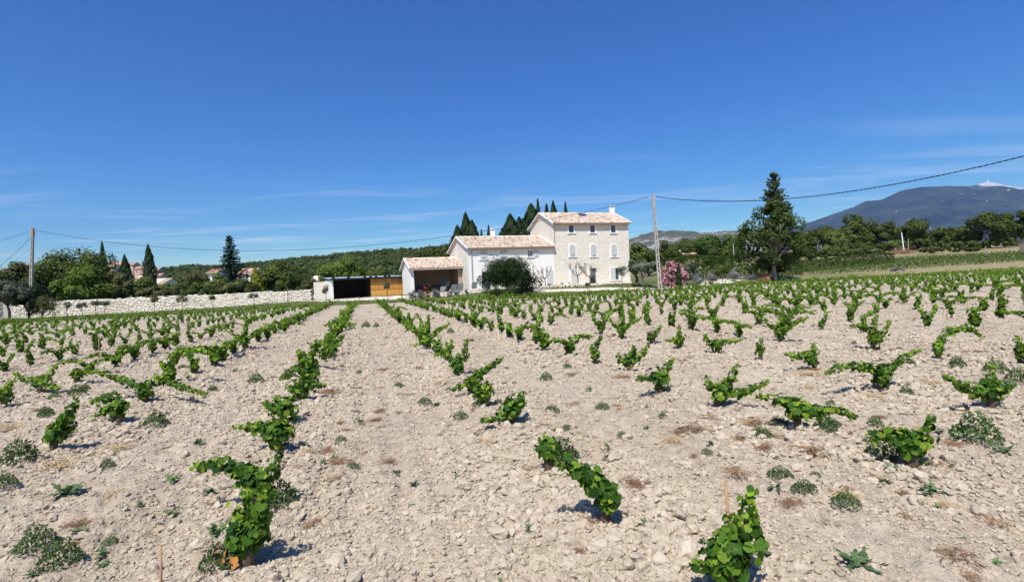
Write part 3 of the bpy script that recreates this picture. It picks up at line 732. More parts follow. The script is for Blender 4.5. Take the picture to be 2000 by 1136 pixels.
def stone_wall(name, label, pts, hts, course, mean, nobj, thick=.45, seed=1):
    r = np.random.default_rng(seed)
    P = np.array([p[:2] for p in pts]); seg = np.linalg.norm(np.diff(P, axis=0), axis=1); cum = np.concatenate([[0], np.cumsum(seg)]); Ltot = cum[-1]
    root = empty(name, (*P[0], 0)); tag(root, label, 'wall')
    core = MB(); items = []
    pos = lambda s: np.array([np.interp(s, cum, P[:, 0]), np.interp(s, cum, P[:, 1])])
    for s0 in np.arange(0, Ltot - .01, 1.5):
        s1 = min(s0 + 1.5, Ltot); a, b = pos(s0), pos(s1); d = (b - a) / np.linalg.norm(b - a); n = np.array([-d[1], d[0]])
        za, zb = (float(np.interp(s, cum, hts)) - .12 for s in (s0, s1)); g0, g1 = float(terr(*a)) - .3, float(terr(*b)) - .3
        o = lambda p, k: p + n * k - P[0]
        A, B, C_, D_ = o(a, -thick * .3), o(b, -thick * .3), o(b, thick * .3), o(a, thick * .3)
        core.quad((*A, g0), (*B, g1), (*B, zb), (*A, za)); core.quad((*A, za), (*B, zb), (*C_, zb), (*D_, za)); core.quad((*C_, g1), (*D_, g0), (*D_, za), (*C_, zb))
    core.build('wall_core', cobbleM, root)
    nc = int(max(hts) / course) + 12
    for c in range(nc):
        s = r.uniform(0, mean)
        while s < Ltot:
            w = mean * float(np.clip(r.normal(1, .4), .4, 2.1)); mid = min(s + w / 2, Ltot - .05); p = pos(mid); g = float(terr(*p)); zc = g - .05 + (c + .5) * course + r.normal(0, course * .12)
            if zc + course * .3 < float(np.interp(mid, cum, hts)):
                q = pos(min(mid + .2, Ltot)) - pos(mid - .2); items.append((p, zc, w * .97, course * r.uniform(.85, 1.2), math.atan2(q[1], q[0])))
            s += w
    r.shuffle(items)
    items.sort(key=lambda t: -t[2] * t[3] / np.linalg.norm(t[0]))
    for i, (p, zc, w, h, a) in enumerate(items[:nobj]):
        o = link('stone', ROCKS[i % 12], root); o.location = (p[0] - P[0][0], p[1] - P[0][1], zc); o.scale = (w, thick, h); o.rotation_euler = (r.normal(0, .05), r.normal(0, .07), a + r.normal(0, .05))
    if items[nobj:]:
        I = items[nobj:]
        scatter(name + '_stones', np.array([(p[0] - P[0][0], p[1] - P[0][1], zc) for p, zc, *_ in I]), np.array([(r.normal(0, .05), r.normal(0, .07), t[4]) for t in I]),
                np.array([(t[2], thick, t[3]) for t in I]), [bpy.data.objects.new('stone', k) for k in ROCKS], root)
    return root
wpx = [(-60, 590, 66), (10, 588.5, 69), (110, 587.5, 71), (240, 582, 73), (400, 574.5, 75), (520, 569, 76), (606, 564.5, 77)]
wp3 = [at(x, y, Y) for x, y, Y in wpx]
stone_wall('dry_stone_wall', 'long pale dry-stone wall behind the row of young trees', wp3, [p[2] for p in wp3], .2, .42, 300)
def low_wall(name, label, pxs, h, seed, nobj=60):
    P = [at(x, y, Y) for x, y, Y in pxs]; stone_wall(name, label, P, [float(terr(p[0], p[1])) + h for p in P], .16, .32, nobj, .4, seed)
low_wall('terrace_wall', 'low rubble wall along the lavender in front of the pool house', [(795, 578, 65.5), (850, 576, 65), (905, 573.5, 64.5), (948, 571, 64.5)], .50, 5, 150)
low_wall('garden_wall', 'low stone edging in front of the bare little trees', [(1040, 568, 64.5), (1090, 566, 66), (1140, 563, 67), (1175, 561, 67.5)], .34, 6, 100)
strip('gravel_drive', [at(600, 588, 70)[:2], at(660, 586, 68.5)[:2], at(740, 582, 67.5)[:2], at(800, 579, 67)[:2]], 1.5, gravelM, .06, 'pale gravel drive in front of the garage', 'drive')
strip('gravel_path', [at(1040, 567, 62.5)[:2], at(1160, 562, 63.5)[:2], at(1280, 556, 66)[:2], at(1360, 550, 70)[:2], at(1440, 545, 78)[:2]], .9, gravelM, .06, 'pale gravel path leading past the utility pole', 'path')
strip('house_forecourt', [tuple(local(2, -1.6)[:2]), tuple(local(12, -1.6)[:2]), tuple(local(24, -1.4)[:2])], 1.2, gravelM, .05, 'pale gravel forecourt along the house front', 'forecourt')

# ------------------------------------------------------------------ plants
def rhombs(C, N, size, r, asp=.55, up=None):
    """diamond leaves: centres C, normals N"""
    n = len(C); N = unit(N); T = unit(np.cross(N, r.normal(size=(n, 3)))) if up is None else unit(up - N * np.sum(up * N, 1, keepdims=True)); B = np.cross(N, T)
    s = np.broadcast_to(size, (n,))[:, None]
    V = np.stack([C - T * s * .5, C + B * s * asp * .5 + N * s * .1, C + T * s * .5, C - B * s * asp * .5 + N * s * .1], 1).reshape(-1, 3)
    return V, np.arange(n * 4).reshape(n, 4)
def crown_round(r, rx, rz, ncl, nl, clump=.34, hollow=.5, low=-.45, dome=False):
    D = unit(r.normal(size=(ncl, 3))); D[:, 2] = np.where(D[:, 2] < low, -D[:, 2] * .6, D[:, 2])
    if dome:
        hn_ = np.linalg.norm(D[:, :2], axis=1, keepdims=True); D[:, :2] = np.where(D[:, 2:3] < 0, D[:, :2] / hn_ * 1.10, D[:, :2])
    R = r.uniform(hollow, 1.0, ncl) ** .6 * (1 + .22 * r.normal(size=ncl)).clip(.6, 1.25)
    cc = D * R[:, None] * np.array([rx, rx, rz]) * (1 - clump * .55)
    k = r.integers(0, ncl, nl); cr_ = clump * min(rx, rz) * r.uniform(.65, 1.3, ncl)
    d = unit(r.normal(size=(nl, 3))); q = r.uniform(.25, 1, nl) ** .45
    C = cc[k] + d * (q * cr_[k])[:, None]
    N = d + .5 * unit(cc[k] + 1e-6) + np.array([0, 0, .5]) + r.normal(0, .45, (nl, 3))
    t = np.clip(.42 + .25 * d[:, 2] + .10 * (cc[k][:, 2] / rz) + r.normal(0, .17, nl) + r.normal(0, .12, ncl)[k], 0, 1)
    return C, N, t, cc
def tree_root(name, label, cat, x, y, group=None, z=None):
    t = empty(name, (x, y, float(terr(x, y)) - .05 if z is None else z)); tag(t, label, cat, group); return t
def trunk_limbs(root, h, r0, targets, bark, bend=.1, seed=0, n=7):
    r = np.random.default_rng(seed); m_ = MB()
    tp = catmull([(0, 0, -.1), (r.normal(0, bend * .4), r.normal(0, bend * .4), h * .45), (r.normal(0, bend), r.normal(0, bend), h)], 4)
    m_.tube(tp, np.linspace(r0 * 1.25, r0 * .7, len(tp)), n)
    for q in targets:
        a = tp[r.integers(len(tp) // 2, len(tp))]; mid = (a + q) / 2 + r.normal(0, .08, 3) * np.linalg.norm(q - a); c = catmull([a, mid, q], 4)
        m_.tube(c, np.linspace(r0 * .45, r0 * .12, len(c)), 5)
    return m_.build('trunk', bark, root, smooth=True)
def broad_tree(name, label, cat, px, ytop, wpx, dist, mat, leaf=.30, nl=2600, ncl=34, ybot=None, bark=None, group=None, seed=0, clump=.34, low=-.45):
    """crown spans ytop..ybot (default the ground); pixel sizes at the tree's distance"""
    r = np.random.default_rng(seed + 10000 + int(px) * 7)
    P = at(px, ytop, dist); X, Y = P[0], dist; g = float(terr(X, Y)); top = P[2] - g; R = wpx / FPX * dist / 2
    b = (at(px, ybot, dist)[2] - g) if ybot else .12 * top
    b = max(b, .02); root = tree_root(name, label, cat, X, Y, group); cz = (top + b) / 2; rz = (top - b) / 2
    nl = int(nl * 2.1); leaf = leaf * 1.5
    C, N, t, cc = crown_round(r, R, rz, ncl, nl, clump, low=low); C[:, 2] += cz
    V, Fq = rhombs(C, N, leaf * r.uniform(.6, 1.3, nl), r, .7)
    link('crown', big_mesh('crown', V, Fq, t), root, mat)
    tg = cc[r.choice(ncl, min(9, ncl), False)] * .85; tg[:, 2] += cz
    trunk_limbs(root, max(b + rz * .5, .3), max(.05, (.028 if mat is oliveM or mat is bushM else .04) * top), tg, bark or barkM, .05 * top, seed + 3)
    return root
def conic_tree(name, label, cat, px, ytop, wpx, dist, mat, ybot=None, nl=2600, leaf=.22, prof='cypress', group=None, seed=0):
    r = np.random.default_rng(seed + int(px) * 5)
    P = at(px, ytop, dist); X, Y = P[0], dist; g = float(terr(X, Y)); top = P[2] - g; R = wpx / FPX * dist / 2 * 1.3; nl = int(nl * 1.7); leaf *= 1.35
    root = tree_root(name, label, cat, X, Y, group)
    t = r.uniform(0, 1, nl) ** (.85 if prof == 'cypress' else 1.25)
    if prof == 'cypress': pr = np.minimum(1, (1 - t) * 2.4) ** .8 * np.minimum(1, .55 + t * 3)
    elif prof == 'cone': pr = (1 - t) ** .9
    else: pr = (1 - t) * .9 + .06
    th = r.uniform(0, 6.28, nl); lump = 1 + .16 * np.sin(th * 3 + t * 23) + .12 * np.sin(th * 5 - t * 41)
    if prof == 'ragged': lump = lump * (1 + .35 * np.sin(t * 55 + th * 2))
    rr_ = R * pr * lump * r.uniform(.55, 1, nl) ** .5
    C = np.stack([rr_ * np.cos(th), rr_ * np.sin(th), .04 * top + t * top * .96], -1)
    N = np.stack([np.cos(th), np.sin(th), np.full(nl, .35)], -1) + r.normal(0, .35, (nl, 3))
    up = np.tile([0, 0, 1.], (nl, 1)) + r.normal(0, .35, (nl, 3)) + .3 * N
    V, Fq = rhombs(C, N, leaf * r.uniform(.7, 1.5, nl), r, .5, up)
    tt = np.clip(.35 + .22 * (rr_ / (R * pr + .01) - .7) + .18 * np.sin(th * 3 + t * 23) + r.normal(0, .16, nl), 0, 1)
    link('crown', big_mesh('crown', V, Fq, tt), root, mat)
    MB().tube([(0, 0, -.1), (0, 0, top * .5), (0, 0, top * .9)], [.018 * top + .03, .012 * top + .02, .01], 6).build('trunk', barkM, root)
    return root
def spruce(name, label, px, ytop, wpx, dist, mat, seed=0, droop=.25, whorls=26, gaps=.0, power=.9, twig=.16):
    r = np.random.default_rng(seed); P = at(px, ytop, dist); X, Y = P[0], dist; g = float(terr(X, Y)); top = P[2] - g; R = wpx / FPX * dist / 2
    root = tree_root(name, label, 'tree', X, Y); m_ = MB(); m_.tube([(0, 0, -.1), (0, 0, top * .5), (0, 0, top)], [.02 * top, .012 * top, .01], 7)
    Cs, Ns, Us, Ts, Zs = [], [], [], [], []
    for w in range(whorls):
        t = w / whorls; z = top * (.06 + .92 * t); L = R * (1 - t) ** power + .1
        for k in range(7 if t < .8 else 5):
            if r.random() < gaps: continue
            th = r.uniform(0, 6.28); Lk = L * r.uniform(.6, 1.18); n = int(22 + 40 * (1 - t))
            d = np.array([math.cos(th), math.sin(th), 0]); s = r.uniform(.08, 1, n)
            dz = -droop * L * s + .28 * L * s ** 2.2 * (1 if t < .9 else 2)
            side = np.array([-d[1], d[0], 0]); wd = (1 - s) * .30 * Lk + .06
            c = d * (s * Lk)[:, None] + side * (r.normal(0, 1, n) * wd * .6)[:, None] + np.array([0, 0, z]); c[:, 2] += dz + r.normal(0, .05, n)
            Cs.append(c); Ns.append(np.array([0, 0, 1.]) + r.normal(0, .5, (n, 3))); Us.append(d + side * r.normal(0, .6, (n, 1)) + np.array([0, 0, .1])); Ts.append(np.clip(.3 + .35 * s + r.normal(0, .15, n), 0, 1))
            m_.tube([(0, 0, z), tuple(d * Lk * .9 + np.array([0, 0, z - droop * L * .8]))], [.03 * (1 - t) + .01, .005], 4)
    C, N, U_, T = map(np.concatenate, (Cs, Ns, Us, Ts))
    V, Fq = rhombs(C, N, twig * r.uniform(.8, 1.8, len(C)) * 2.4, r, .45, U_)
    link('crown', big_mesh('crown', V, Fq, T), root, mat); m_.build('trunk', barkM, root)
    return root
def shrub(name, label, cat, px, ytop, ybase, wpx, dist, mat, leaf=.12, nl=900, ncl=16, group=None, seed=0, stem=True, flowers=None, clump=.4):
    r = np.random.default_rng(seed + int(px) * 3); B = at(px, ybase, dist); X, Y = B[0], dist; g = float(terr(X, Y)); R = wpx / FPX * dist / 2; top = max(.25, at(px, ytop, dist)[2] - g)
    root = tree_root(name, label, cat, X, Y, group, g)
    nl = int(nl * 1.6); leaf = leaf * 1.45
    C, N, t, cc = crown_round(r, R, top * .5, ncl, nl, clump, low=-.95, dome=True, hollow=.25); C[:, 2] = np.maximum(C[:, 2] + top * .5, .03)
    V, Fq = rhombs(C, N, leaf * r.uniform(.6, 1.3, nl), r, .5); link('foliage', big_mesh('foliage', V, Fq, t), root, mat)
    m_ = MB()
    for q in cc[:8]: m_.tube([(0, 0, -.05), (q[0] * .4, q[1] * .4, top * .35), (q[0] * .8, q[1] * .8, top * .5 + q[2] * .8)], [.03, .02, .008], 4)
    m_.build('stems', barkM, root)
    if flowers:
        fm, nf, fs = flowers; k = r.choice(nl, nf, True); d = C[k] - np.array([0, 0, top * .5]); Cf = C[k] + unit(d) * .08; Cf = Cf[:, None, :] + r.normal(0, .05, (nf, 4, 3)); Cf = Cf.reshape(-1, 3)
        V, Fq = rhombs(Cf, np.repeat(unit(d), 4, 0) + r.normal(0, .5, Cf.shape), fs * r.uniform(.7, 1.3, len(Cf)), r, .9)
        link('flowers', big_mesh('flowers', V, Fq, np.clip(r.normal(.5, .3, len(Cf)), 0, 1)), root, fm)
    return root
def sapling(label, px, ytop, ybase, wpx, dist, mat, bark=None, group=None, nl=420, seed=0, frac=.45, name='young_tree', leaf=.09):
    r = np.random.default_rng(seed + int(px)); B = at(px, ybase, dist); X, Y = B[0], dist; g = float(terr(X, Y)); top = max(.6, at(px, ytop, dist)[2] - g); R = wpx / FPX * dist / 2
    root = tree_root(name, label, 'tree', X, Y, group, g); b = top * frac; cz = (top + b) / 2; rz = (top - b) / 2
    nl = int(nl * 1.5); leaf = leaf * 1.5; C, N, t, cc = crown_round(r, R, rz, 11, nl, .45); C[:, 2] += cz
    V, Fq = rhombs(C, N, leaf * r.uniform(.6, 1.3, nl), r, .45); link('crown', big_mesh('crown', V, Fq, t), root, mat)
    tg = cc[:4] * .8; tg[:, 2] += cz
    trunk_limbs(root, b + rz * .5, .035, tg, bark or barkM, .05, seed + 1, 5); return root

# --- row of young trees in front of the dry-stone wall
TREES = 'young trees along the dry-stone wall'
for i, (px, yt, yb, w, d, m_, lb) in enumerate([
    (131, 588, 619, 18, 63, oliveM, 'round-headed young olive, first of the row from the old olives'), (161, 589, 615, 16, 64, oliveM, 'thin young olive, second of the row from the old olives'),
    (187, 585, 610, 13, 66, oliveM, 'small young olive close beside a fuller one by the wall'), (205, 585, 613, 21, 65, oliveM, 'fuller young olive beside a smaller one by the wall'),
    (302, 577, 606, 12, 69, oakM, 'slim upright young tree alone against the long wall'), (357, 576, 609, 20, 64, oakM, 'dark oval young tree midway along the long wall'),
    (415, 575, 600, 11, 70, oakM, 'tiny young tree with thin stem by the long wall'), (498, 573, 605, 23, 65, oliveM, 'clipped ball-headed young olive near the staked sapling')]):
    sapling(lb, px, yt, yb, w * 1.25, d, m_, group=TREES, seed=i, nl=600)
ls = sapling('leafy sapling tied between three wooden stakes on the lawn', 563, 545, 598, 12, 68, lightM, seed=40, frac=.55, nl=220)
for dx, dy in ((-.45, 0), (.35, .3), (.3, -.4)):
    MB().tube([(dx, dy, -.1), (dx * .8, dy * .8, 1.7)], .03, 5).build('stake', paleBarkM, ls)
for i, (px, yt, yb, w, d, lb) in enumerate([(637, 556, 590, 16, 64, 'grey-green young olive at the open corner of the garage'), (757, 547, 586, 15, 63, 'slender young olive in front of the timber cladding')]):
    sapling(lb, px, yt, yb, w, d, oliveM, seed=60 + i, frac=.38, nl=520)
shrub('young_bay', 'upright young shrub beside the deck chairs on the terrace', 'shrub', 875, 541, 572, 13, 64, oliveM, .09, 520, seed=2)
shrub('rose_bush', 'rose bush with red flowers on the rubble wall', 'rose', 836, 553, 579, 12, 62.5, oakM, .08, 240, seed=3, flowers=(roseM, 45, .10))
for i, (px, w) in enumerate(((806, 18), (822, 20), (850, 22), (892, 14), (912, 14))):
    shrub('lavender_bush', ['lavender clump at the pool house pillar', 'lavender clump beside the red rose bush', 'lavender clump between rose bush and young shrub', 'lavender tuft below the deck chairs', 'lavender tuft near the downpipe of the white house'][i], 'lavender', px, 563, 575, w, 64.5, lavM, .10, 420, group='lavender along the rubble wall', seed=i)
# round evergreen bush and yuccas
shrub('round_bush', 'big dark round evergreen bush in front of the white house', 'bush', 995, 500, 579, 112, 62, bushM, .125, 20000, 110, seed=5, clump=.46)
def yucca(px, py, h, dist, label):
    r = np.random.default_rng(int(px)); B = at(px, py, dist); X = B[0]; g = float(terr(X, dist)); root = tree_root('yucca', label, 'yucca', X, dist, 'yuccas in front of the round bush', g); V = []; Fs = []
    for k in range(90):
        th = r.uniform(0, 6.28); el = r.uniform(.1, 1.45); L = h * r.uniform(.6, 1.0); d = np.array([math.cos(th) * math.cos(el), math.sin(th) * math.cos(el), math.sin(el)]); s = np.array([-math.sin(th), math.cos(th), 0]) * .025
        b = np.array([0, 0, h * .25]); m1 = b + d * L * .55; e = b + d * L + np.array([0, 0, -.12 * L * math.cos(el)]); q = len(V)
        V += [b - s * .6, b + s * .6, m1 + s, m1 - s, e]; Fs += [(q, q + 1, q + 2, q + 3), (q + 3, q + 2, q + 4, q + 4)]
    me = bpy.data.meshes.new('leaves'); me.from_pydata([tuple(v) for v in V], [], [f[:3] if f[2] == f[3] else f for f in Fs]); a = me.attributes.new('tint', 'FLOAT', 'FACE'); a.data.foreach_set('value', r.uniform(0, 1, len(me.polygons)).astype(np.float32))
    link('leaves', me, root, yuccaM); MB().tube([(0, 0, -.1), (0, 0, h * .3)], [.09, .07], 6).build('trunk', barkM, root)
yucca(971, 579, 1.5, 59.5, 'spiky yucca at the left foot of the round bush'); yucca(1003, 577, 1.5, 59.5, 'spiky yucca at the foot of the round bush towards the bare trees'); yucca(986, 580, 1.0, 59, 'small yucca between two larger ones')
for i, (px, yb, w, lb) in enumerate(((955, 583, 26, 'low green tangle left of the yuccas'), (1030, 580, 30, 'low green tangle right of the yuccas'), (985, 585, 40, 'low weedy growth under the yuccas'))):
    shrub('low_bush', lb, 'bush', px, yb - 12, yb, w, 58.8, scrubM, .09, 700, seed=70 + i)
# bare pruned trees
def bare_tree(px, ytop, ybase, wpx, dist, label, seed, leaves=60):
    r = np.random.default_rng(seed); B = at(px, ybase, dist); X = B[0]; g = float(terr(X, dist)); top = at(px, ytop, dist)[2] - g; R = wpx / FPX * dist / 2
    root = tree_root('bare_tree', label, 'tree', X, dist, 'bare pruned trees in front of the house', g); m_ = MB(); hf = top * .42; m_.tube([(0, 0, -.1), (.05, 0, hf * .6), (0, .03, hf)], [.10, .08, .07], 7); tips = []
    for k in range(6):
        th = k * 1.05 + r.uniform(-.3, .3); e = np.array([math.cos(th) * R * .75, math.sin(th) * R * .75, top * r.uniform(.68, .85)]); c = catmull([(0, 0, hf), e * np.array([.55, .55, 0]) + np.array([0, 0, hf + (e[2] - hf) * .35]), e], 4); m_.tube(c, np.linspace(.055, .03, len(c)), 5)
        for q in range(6):
            f = e + np.array([r.normal(0, .28), r.normal(0, .28), r.uniform(.1, top * .28)]); m_.tube([c[r.integers(4, len(c))], (c[-1] + f) / 2 + r.normal(0, .05, 3), f], [.024, .016, .008], 4); tips.append(f)
    m_.build('trunk', paleBarkM, root); tips = np.array(tips); k = r.integers(0, len(tips), leaves); C = tips[k] + r.normal(0, .09, (leaves, 3)); V, Fq = rhombs(C, r.normal(size=C.shape), .11, r, .6); link('leaves', big_mesh('leaves', V, Fq, r.uniform(0, 1, leaves)), root, oakM)
bare_tree(1065, 521, 564, 32, 66.5, 'bare pruned little tree before the white wall', 1, 25); bare_tree(1129, 512, 559, 40, 68, 'pruned little tree with sparse leaves before the stone wall', 2, 170); bare_tree(1152, 516, 562, 40, 67, 'forked bare tree before the arched door', 3, 60)
shrub('small_shrub', 'small green shrub at the foot of the forked bare tree', 'shrub', 1147, 551, 566, 14, 66.3, oakM, .08, 300, seed=9)
for i, (px, w) in enumerate(((1057, 8), (1074, 10), (1098, 7), (1113, 7))):
    shrub('small_plant', ['small plant left of the bare tree by the white wall', 'small plant right of the bare tree by the white wall', 'small dark plant below the stone house corner', 'small upright plant by the ground floor shutters'][i], 'plant', px, 551, 563, w, 67, oakM, .07, 140, seed=80 + i)
# right of the house
broad_tree('fig_tree', 'dark leafy tree at the right corner of the stone house', 'tree', 1240, 478, 62, 78, oakM, .26, 2600, seed=3)
broad_tree('olive_tree', 'broad silvery olive beside the utility pole', 'tree', 1254, 505, 78, 66, oliveM, .15, 4200, ybot=541, bark=paleBarkM, seed=4)
sapling('slim young olive in front of the half-open window', 1216, 512, 558, 26, 60, oliveM, seed=90, nl=700, frac=.4)
shrub('oleander', 'oleander bush covered in pink flowers', 'shrub', 1318, 511, 551, 52, 62, oakM, .13, 1900, 30, seed=6, flowers=(oleM, 1000, .19))
conic_tree('young_cypress', 'thin young cypress standing before the pink oleander', 'tree', 1325, 514, 8, 58, cypM, nl=900, leaf=.10, seed=1)
shrub('grey_shrub', 'tall silver-grey shrub behind the oleander', 'shrub', 1354, 503, 540, 34, 70, oliveM, .16, 1500, 22, seed=7)
shrub('lavender_bush', 'grey lavender clump beside the grey shrub', 'lavender', 1362, 530, 546, 24, 66, lavM, .12, 600, seed=11); shrub('lavender_bush', 'lavender clump by the white path curb', 'lavender', 1388, 526, 542, 26, 72, lavM, .12, 600, seed=12); shrub('lavender_bush', 'lavender clump near the small green bush', 'lavender', 1432, 523, 538, 30, 76, lavM, .12, 600, seed=13)
sapling('bushy small tree on a short trunk between path and meadow', 1412, 508, 549, 34, 66, oakM, seed=91, nl=1300, frac=.2, leaf=.12)
# big walnut with a conifer behind, hutch below
def walnut():
    r = np.random.default_rng(17); px, d = 1514, 78.0; B = at(px, 540, d); X = B[0]; g = float(terr(X, d)); root = tree_root('walnut_tree', 'big spreading broadleaf tree with open branches above the little hutch', 'tree', X, d, None, g)
    top = at(1514, 383, d)[2] - g; R = 150 / FPX * d / 2; nl, ncl = 9500, 80
    D = unit(r.normal(size=(ncl, 3))); q = r.uniform(.35, 1, ncl) ** .5; zc = top * .52; cc = D * q[:, None] * np.array([R, R * .9, top * .44]); t = (cc[:, 2] + top * .44) / (top * .88); cc[:, :2] *= (1.12 - .62 * t ** 1.6)[:, None]; cc[:, 2] += zc
    k = r.integers(0, ncl, nl); d3 = unit(r.normal(size=(nl, 3))); C = cc[k] + d3 * (r.uniform(.2, 1, nl) ** .5 * .95 * r.uniform(.6, 1.2, ncl)[k])[:, None]
    N = d3 * .6 + np.array([0, 0, .7]) + r.normal(0, .5, (nl, 3)); V, Fq = rhombs(C, N, .40 * r.uniform(.55, 1.25, nl), r, .65)
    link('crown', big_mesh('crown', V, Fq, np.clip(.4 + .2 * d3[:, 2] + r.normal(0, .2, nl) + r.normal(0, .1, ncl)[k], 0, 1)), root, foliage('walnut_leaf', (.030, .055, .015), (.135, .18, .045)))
    trunk_limbs(root, top * .42, .28, cc[:26] * np.array([.9, .9, 1]), paleBarkM, .5, 4)
walnut()
spruce('tall_conifer', 'tall ragged half-bare conifer rising behind the broadleaf tree', 1510, 333, 100, 80.5, oakM, seed=5, droop=-.10, whorls=58, gaps=.3, power=.66, twig=.13)
hp = at(1491, 541, 74); hut = empty('garden_hutch', (hp[0], 74, float(terr(hp[0], 74))), .35); tag(hut, 'little brown wooden hutch with dark flat roof under the big tree', 'hutch')
hw = plain('hutch_wood', (.13, .075, .045), (.22, .12, .07), 5)
for k in range(6): MB().box(-.72 + k * .24, -.72 + k * .24 + .225, -.5, -.46, 0, 1.3).build('plank', hw, hut)
MB().box(-.72, .70, -.455, .5, -.1, 1.28).build('body', hw, hut); MB().box(-.9, .88, -.7, .65, 1.31, 1.42).build('roof', blackM, hut)
MB().box(.16, .5, -.53, -.502, .1, 1.0).build('hatch', rustM, hut)
for i, (px, py, d, s, lb) in enumerate([(1462, 538, 80, 1.0, 'pale stone slab lying at the edge of the meadow'), (1480, 545, 76, .5, 'grey rubble heap in front of the hutch')]):
    P = at(px, py, d); o = link('stone_slab' if i == 0 else 'rubble_heap', rock_mesh(60 + i), None, cobbleM if i == 0 else barkM); o.location = (P[0], d, float(terr(P[0], d)) + .15); o.scale = (3.2 * s + .6, 1.2, .5); tag(o, lb, 'stone')
# garden wall blocks near path
blk = at(1367, 546, 68); o = MB().box(-.5, .5, -.2, .2, 0, .75).build('stone_block', creamM); o.location = (blk[0], 68, float(terr(blk[0], 68)) - .05); tag(o, 'pale masonry block beside the lavender', 'block')
blk = at(1390, 543, 73); o = MB().box(-1.9, 1.9, -.2, .2, 0, .6).build('garden_edging', creamM); o.location = (blk[0], 73, float(terr(blk[0], 73)) - .05); tag(o, 'low pale masonry edging beyond the path', 'edging')
bn = at(1263, 554, 57); bench = empty('white_bench', (bn[0], 57, float(terr(bn[0], 57))), .1); tag(bench, 'low white stone bench beside the utility pole', 'bench')
MB().box(-.9, .9, -.2, .2, .3, .42).build('seat', trimM, bench); MB().box(-.75, -.5, -.17, .17, -.1, .3).build('leg', trimM, bench); MB().box(.5, .75, -.17, .17, -.1, .3).build('leg', trimM, bench)

# hedges
def hedge(name, label, a, b, h, thick, mat, nl, leaf, seed, cat='hedge'):
    r = np.random.default_rng(seed); a = np.array(a[:2]); b = np.array(b[:2]); L = np.linalg.norm(b - a); d = (b - a) / L; n = np.array([-d[1], d[0]]); root = empty(name, (*a, 0)); tag(root, label, cat)
    s = r.uniform(0, L, nl); q = r.random(nl); front = q < .5; hh = h * (1 + .10 * fbm(s * .35, s * 0, 3, seed))
    z = np.where(front, r.uniform(.02, 1, nl), r.uniform(.9, 1.03, nl)) * hh; off = np.where(front, -thick / 2 + r.normal(0, .10, nl), r.uniform(-thick / 2, thick / 2, nl)); off = off + .18 * fbm(s * 1.3, z * 1.3, 3, seed + 1)
    xy = a + d * s[:, None] + n * off[:, None]; C = np.stack([xy[:, 0] - a[0], xy[:, 1] - a[1], terr(xy[:, 0], xy[:, 1]) + z], -1)
    N = np.where(front[:, None], np.array([-n[0], -n[1], .35]), np.array([0, 0, 1.])) + r.normal(0, .5, (nl, 3)); V, Fq = rhombs(C, N, leaf * r.uniform(.6, 1.3, nl), r)
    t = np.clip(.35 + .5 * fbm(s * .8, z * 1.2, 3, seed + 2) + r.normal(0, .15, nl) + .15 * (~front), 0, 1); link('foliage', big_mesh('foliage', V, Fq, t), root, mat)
    m_ = MB()
    for k in np.arange(.4, L, 1.3):
        p = d * k; g = float(terr(*(a + p))); m_.tube([(*p, g - .1), (p[0], p[1], g + h * .8)], [.05, .02], 5)
    m_.build('stems', barkM, root); return root
hedgeM = foliage('hedge_leaf', (.028, .065, .011), (.13, .21, .035))
def hpt(px, y, d): return at(px, y, d)
hedge('laurel_hedge', 'long clipped green hedge behind the oleander', hpt(1288, 530, 86), hpt(1560, 530, 92), at(1400, 500, 88)[2] - float(terr(33, 88)), 1.6, hedgeM, 17000, .26, 3)
hedge('vine_hedge', 'dense green vine row beyond the dry meadow', hpt(1545, 520, 106), hpt(1740, 516, 118), 2.1, 1.8, oakM, 9000, .30, 4, 'vine row')

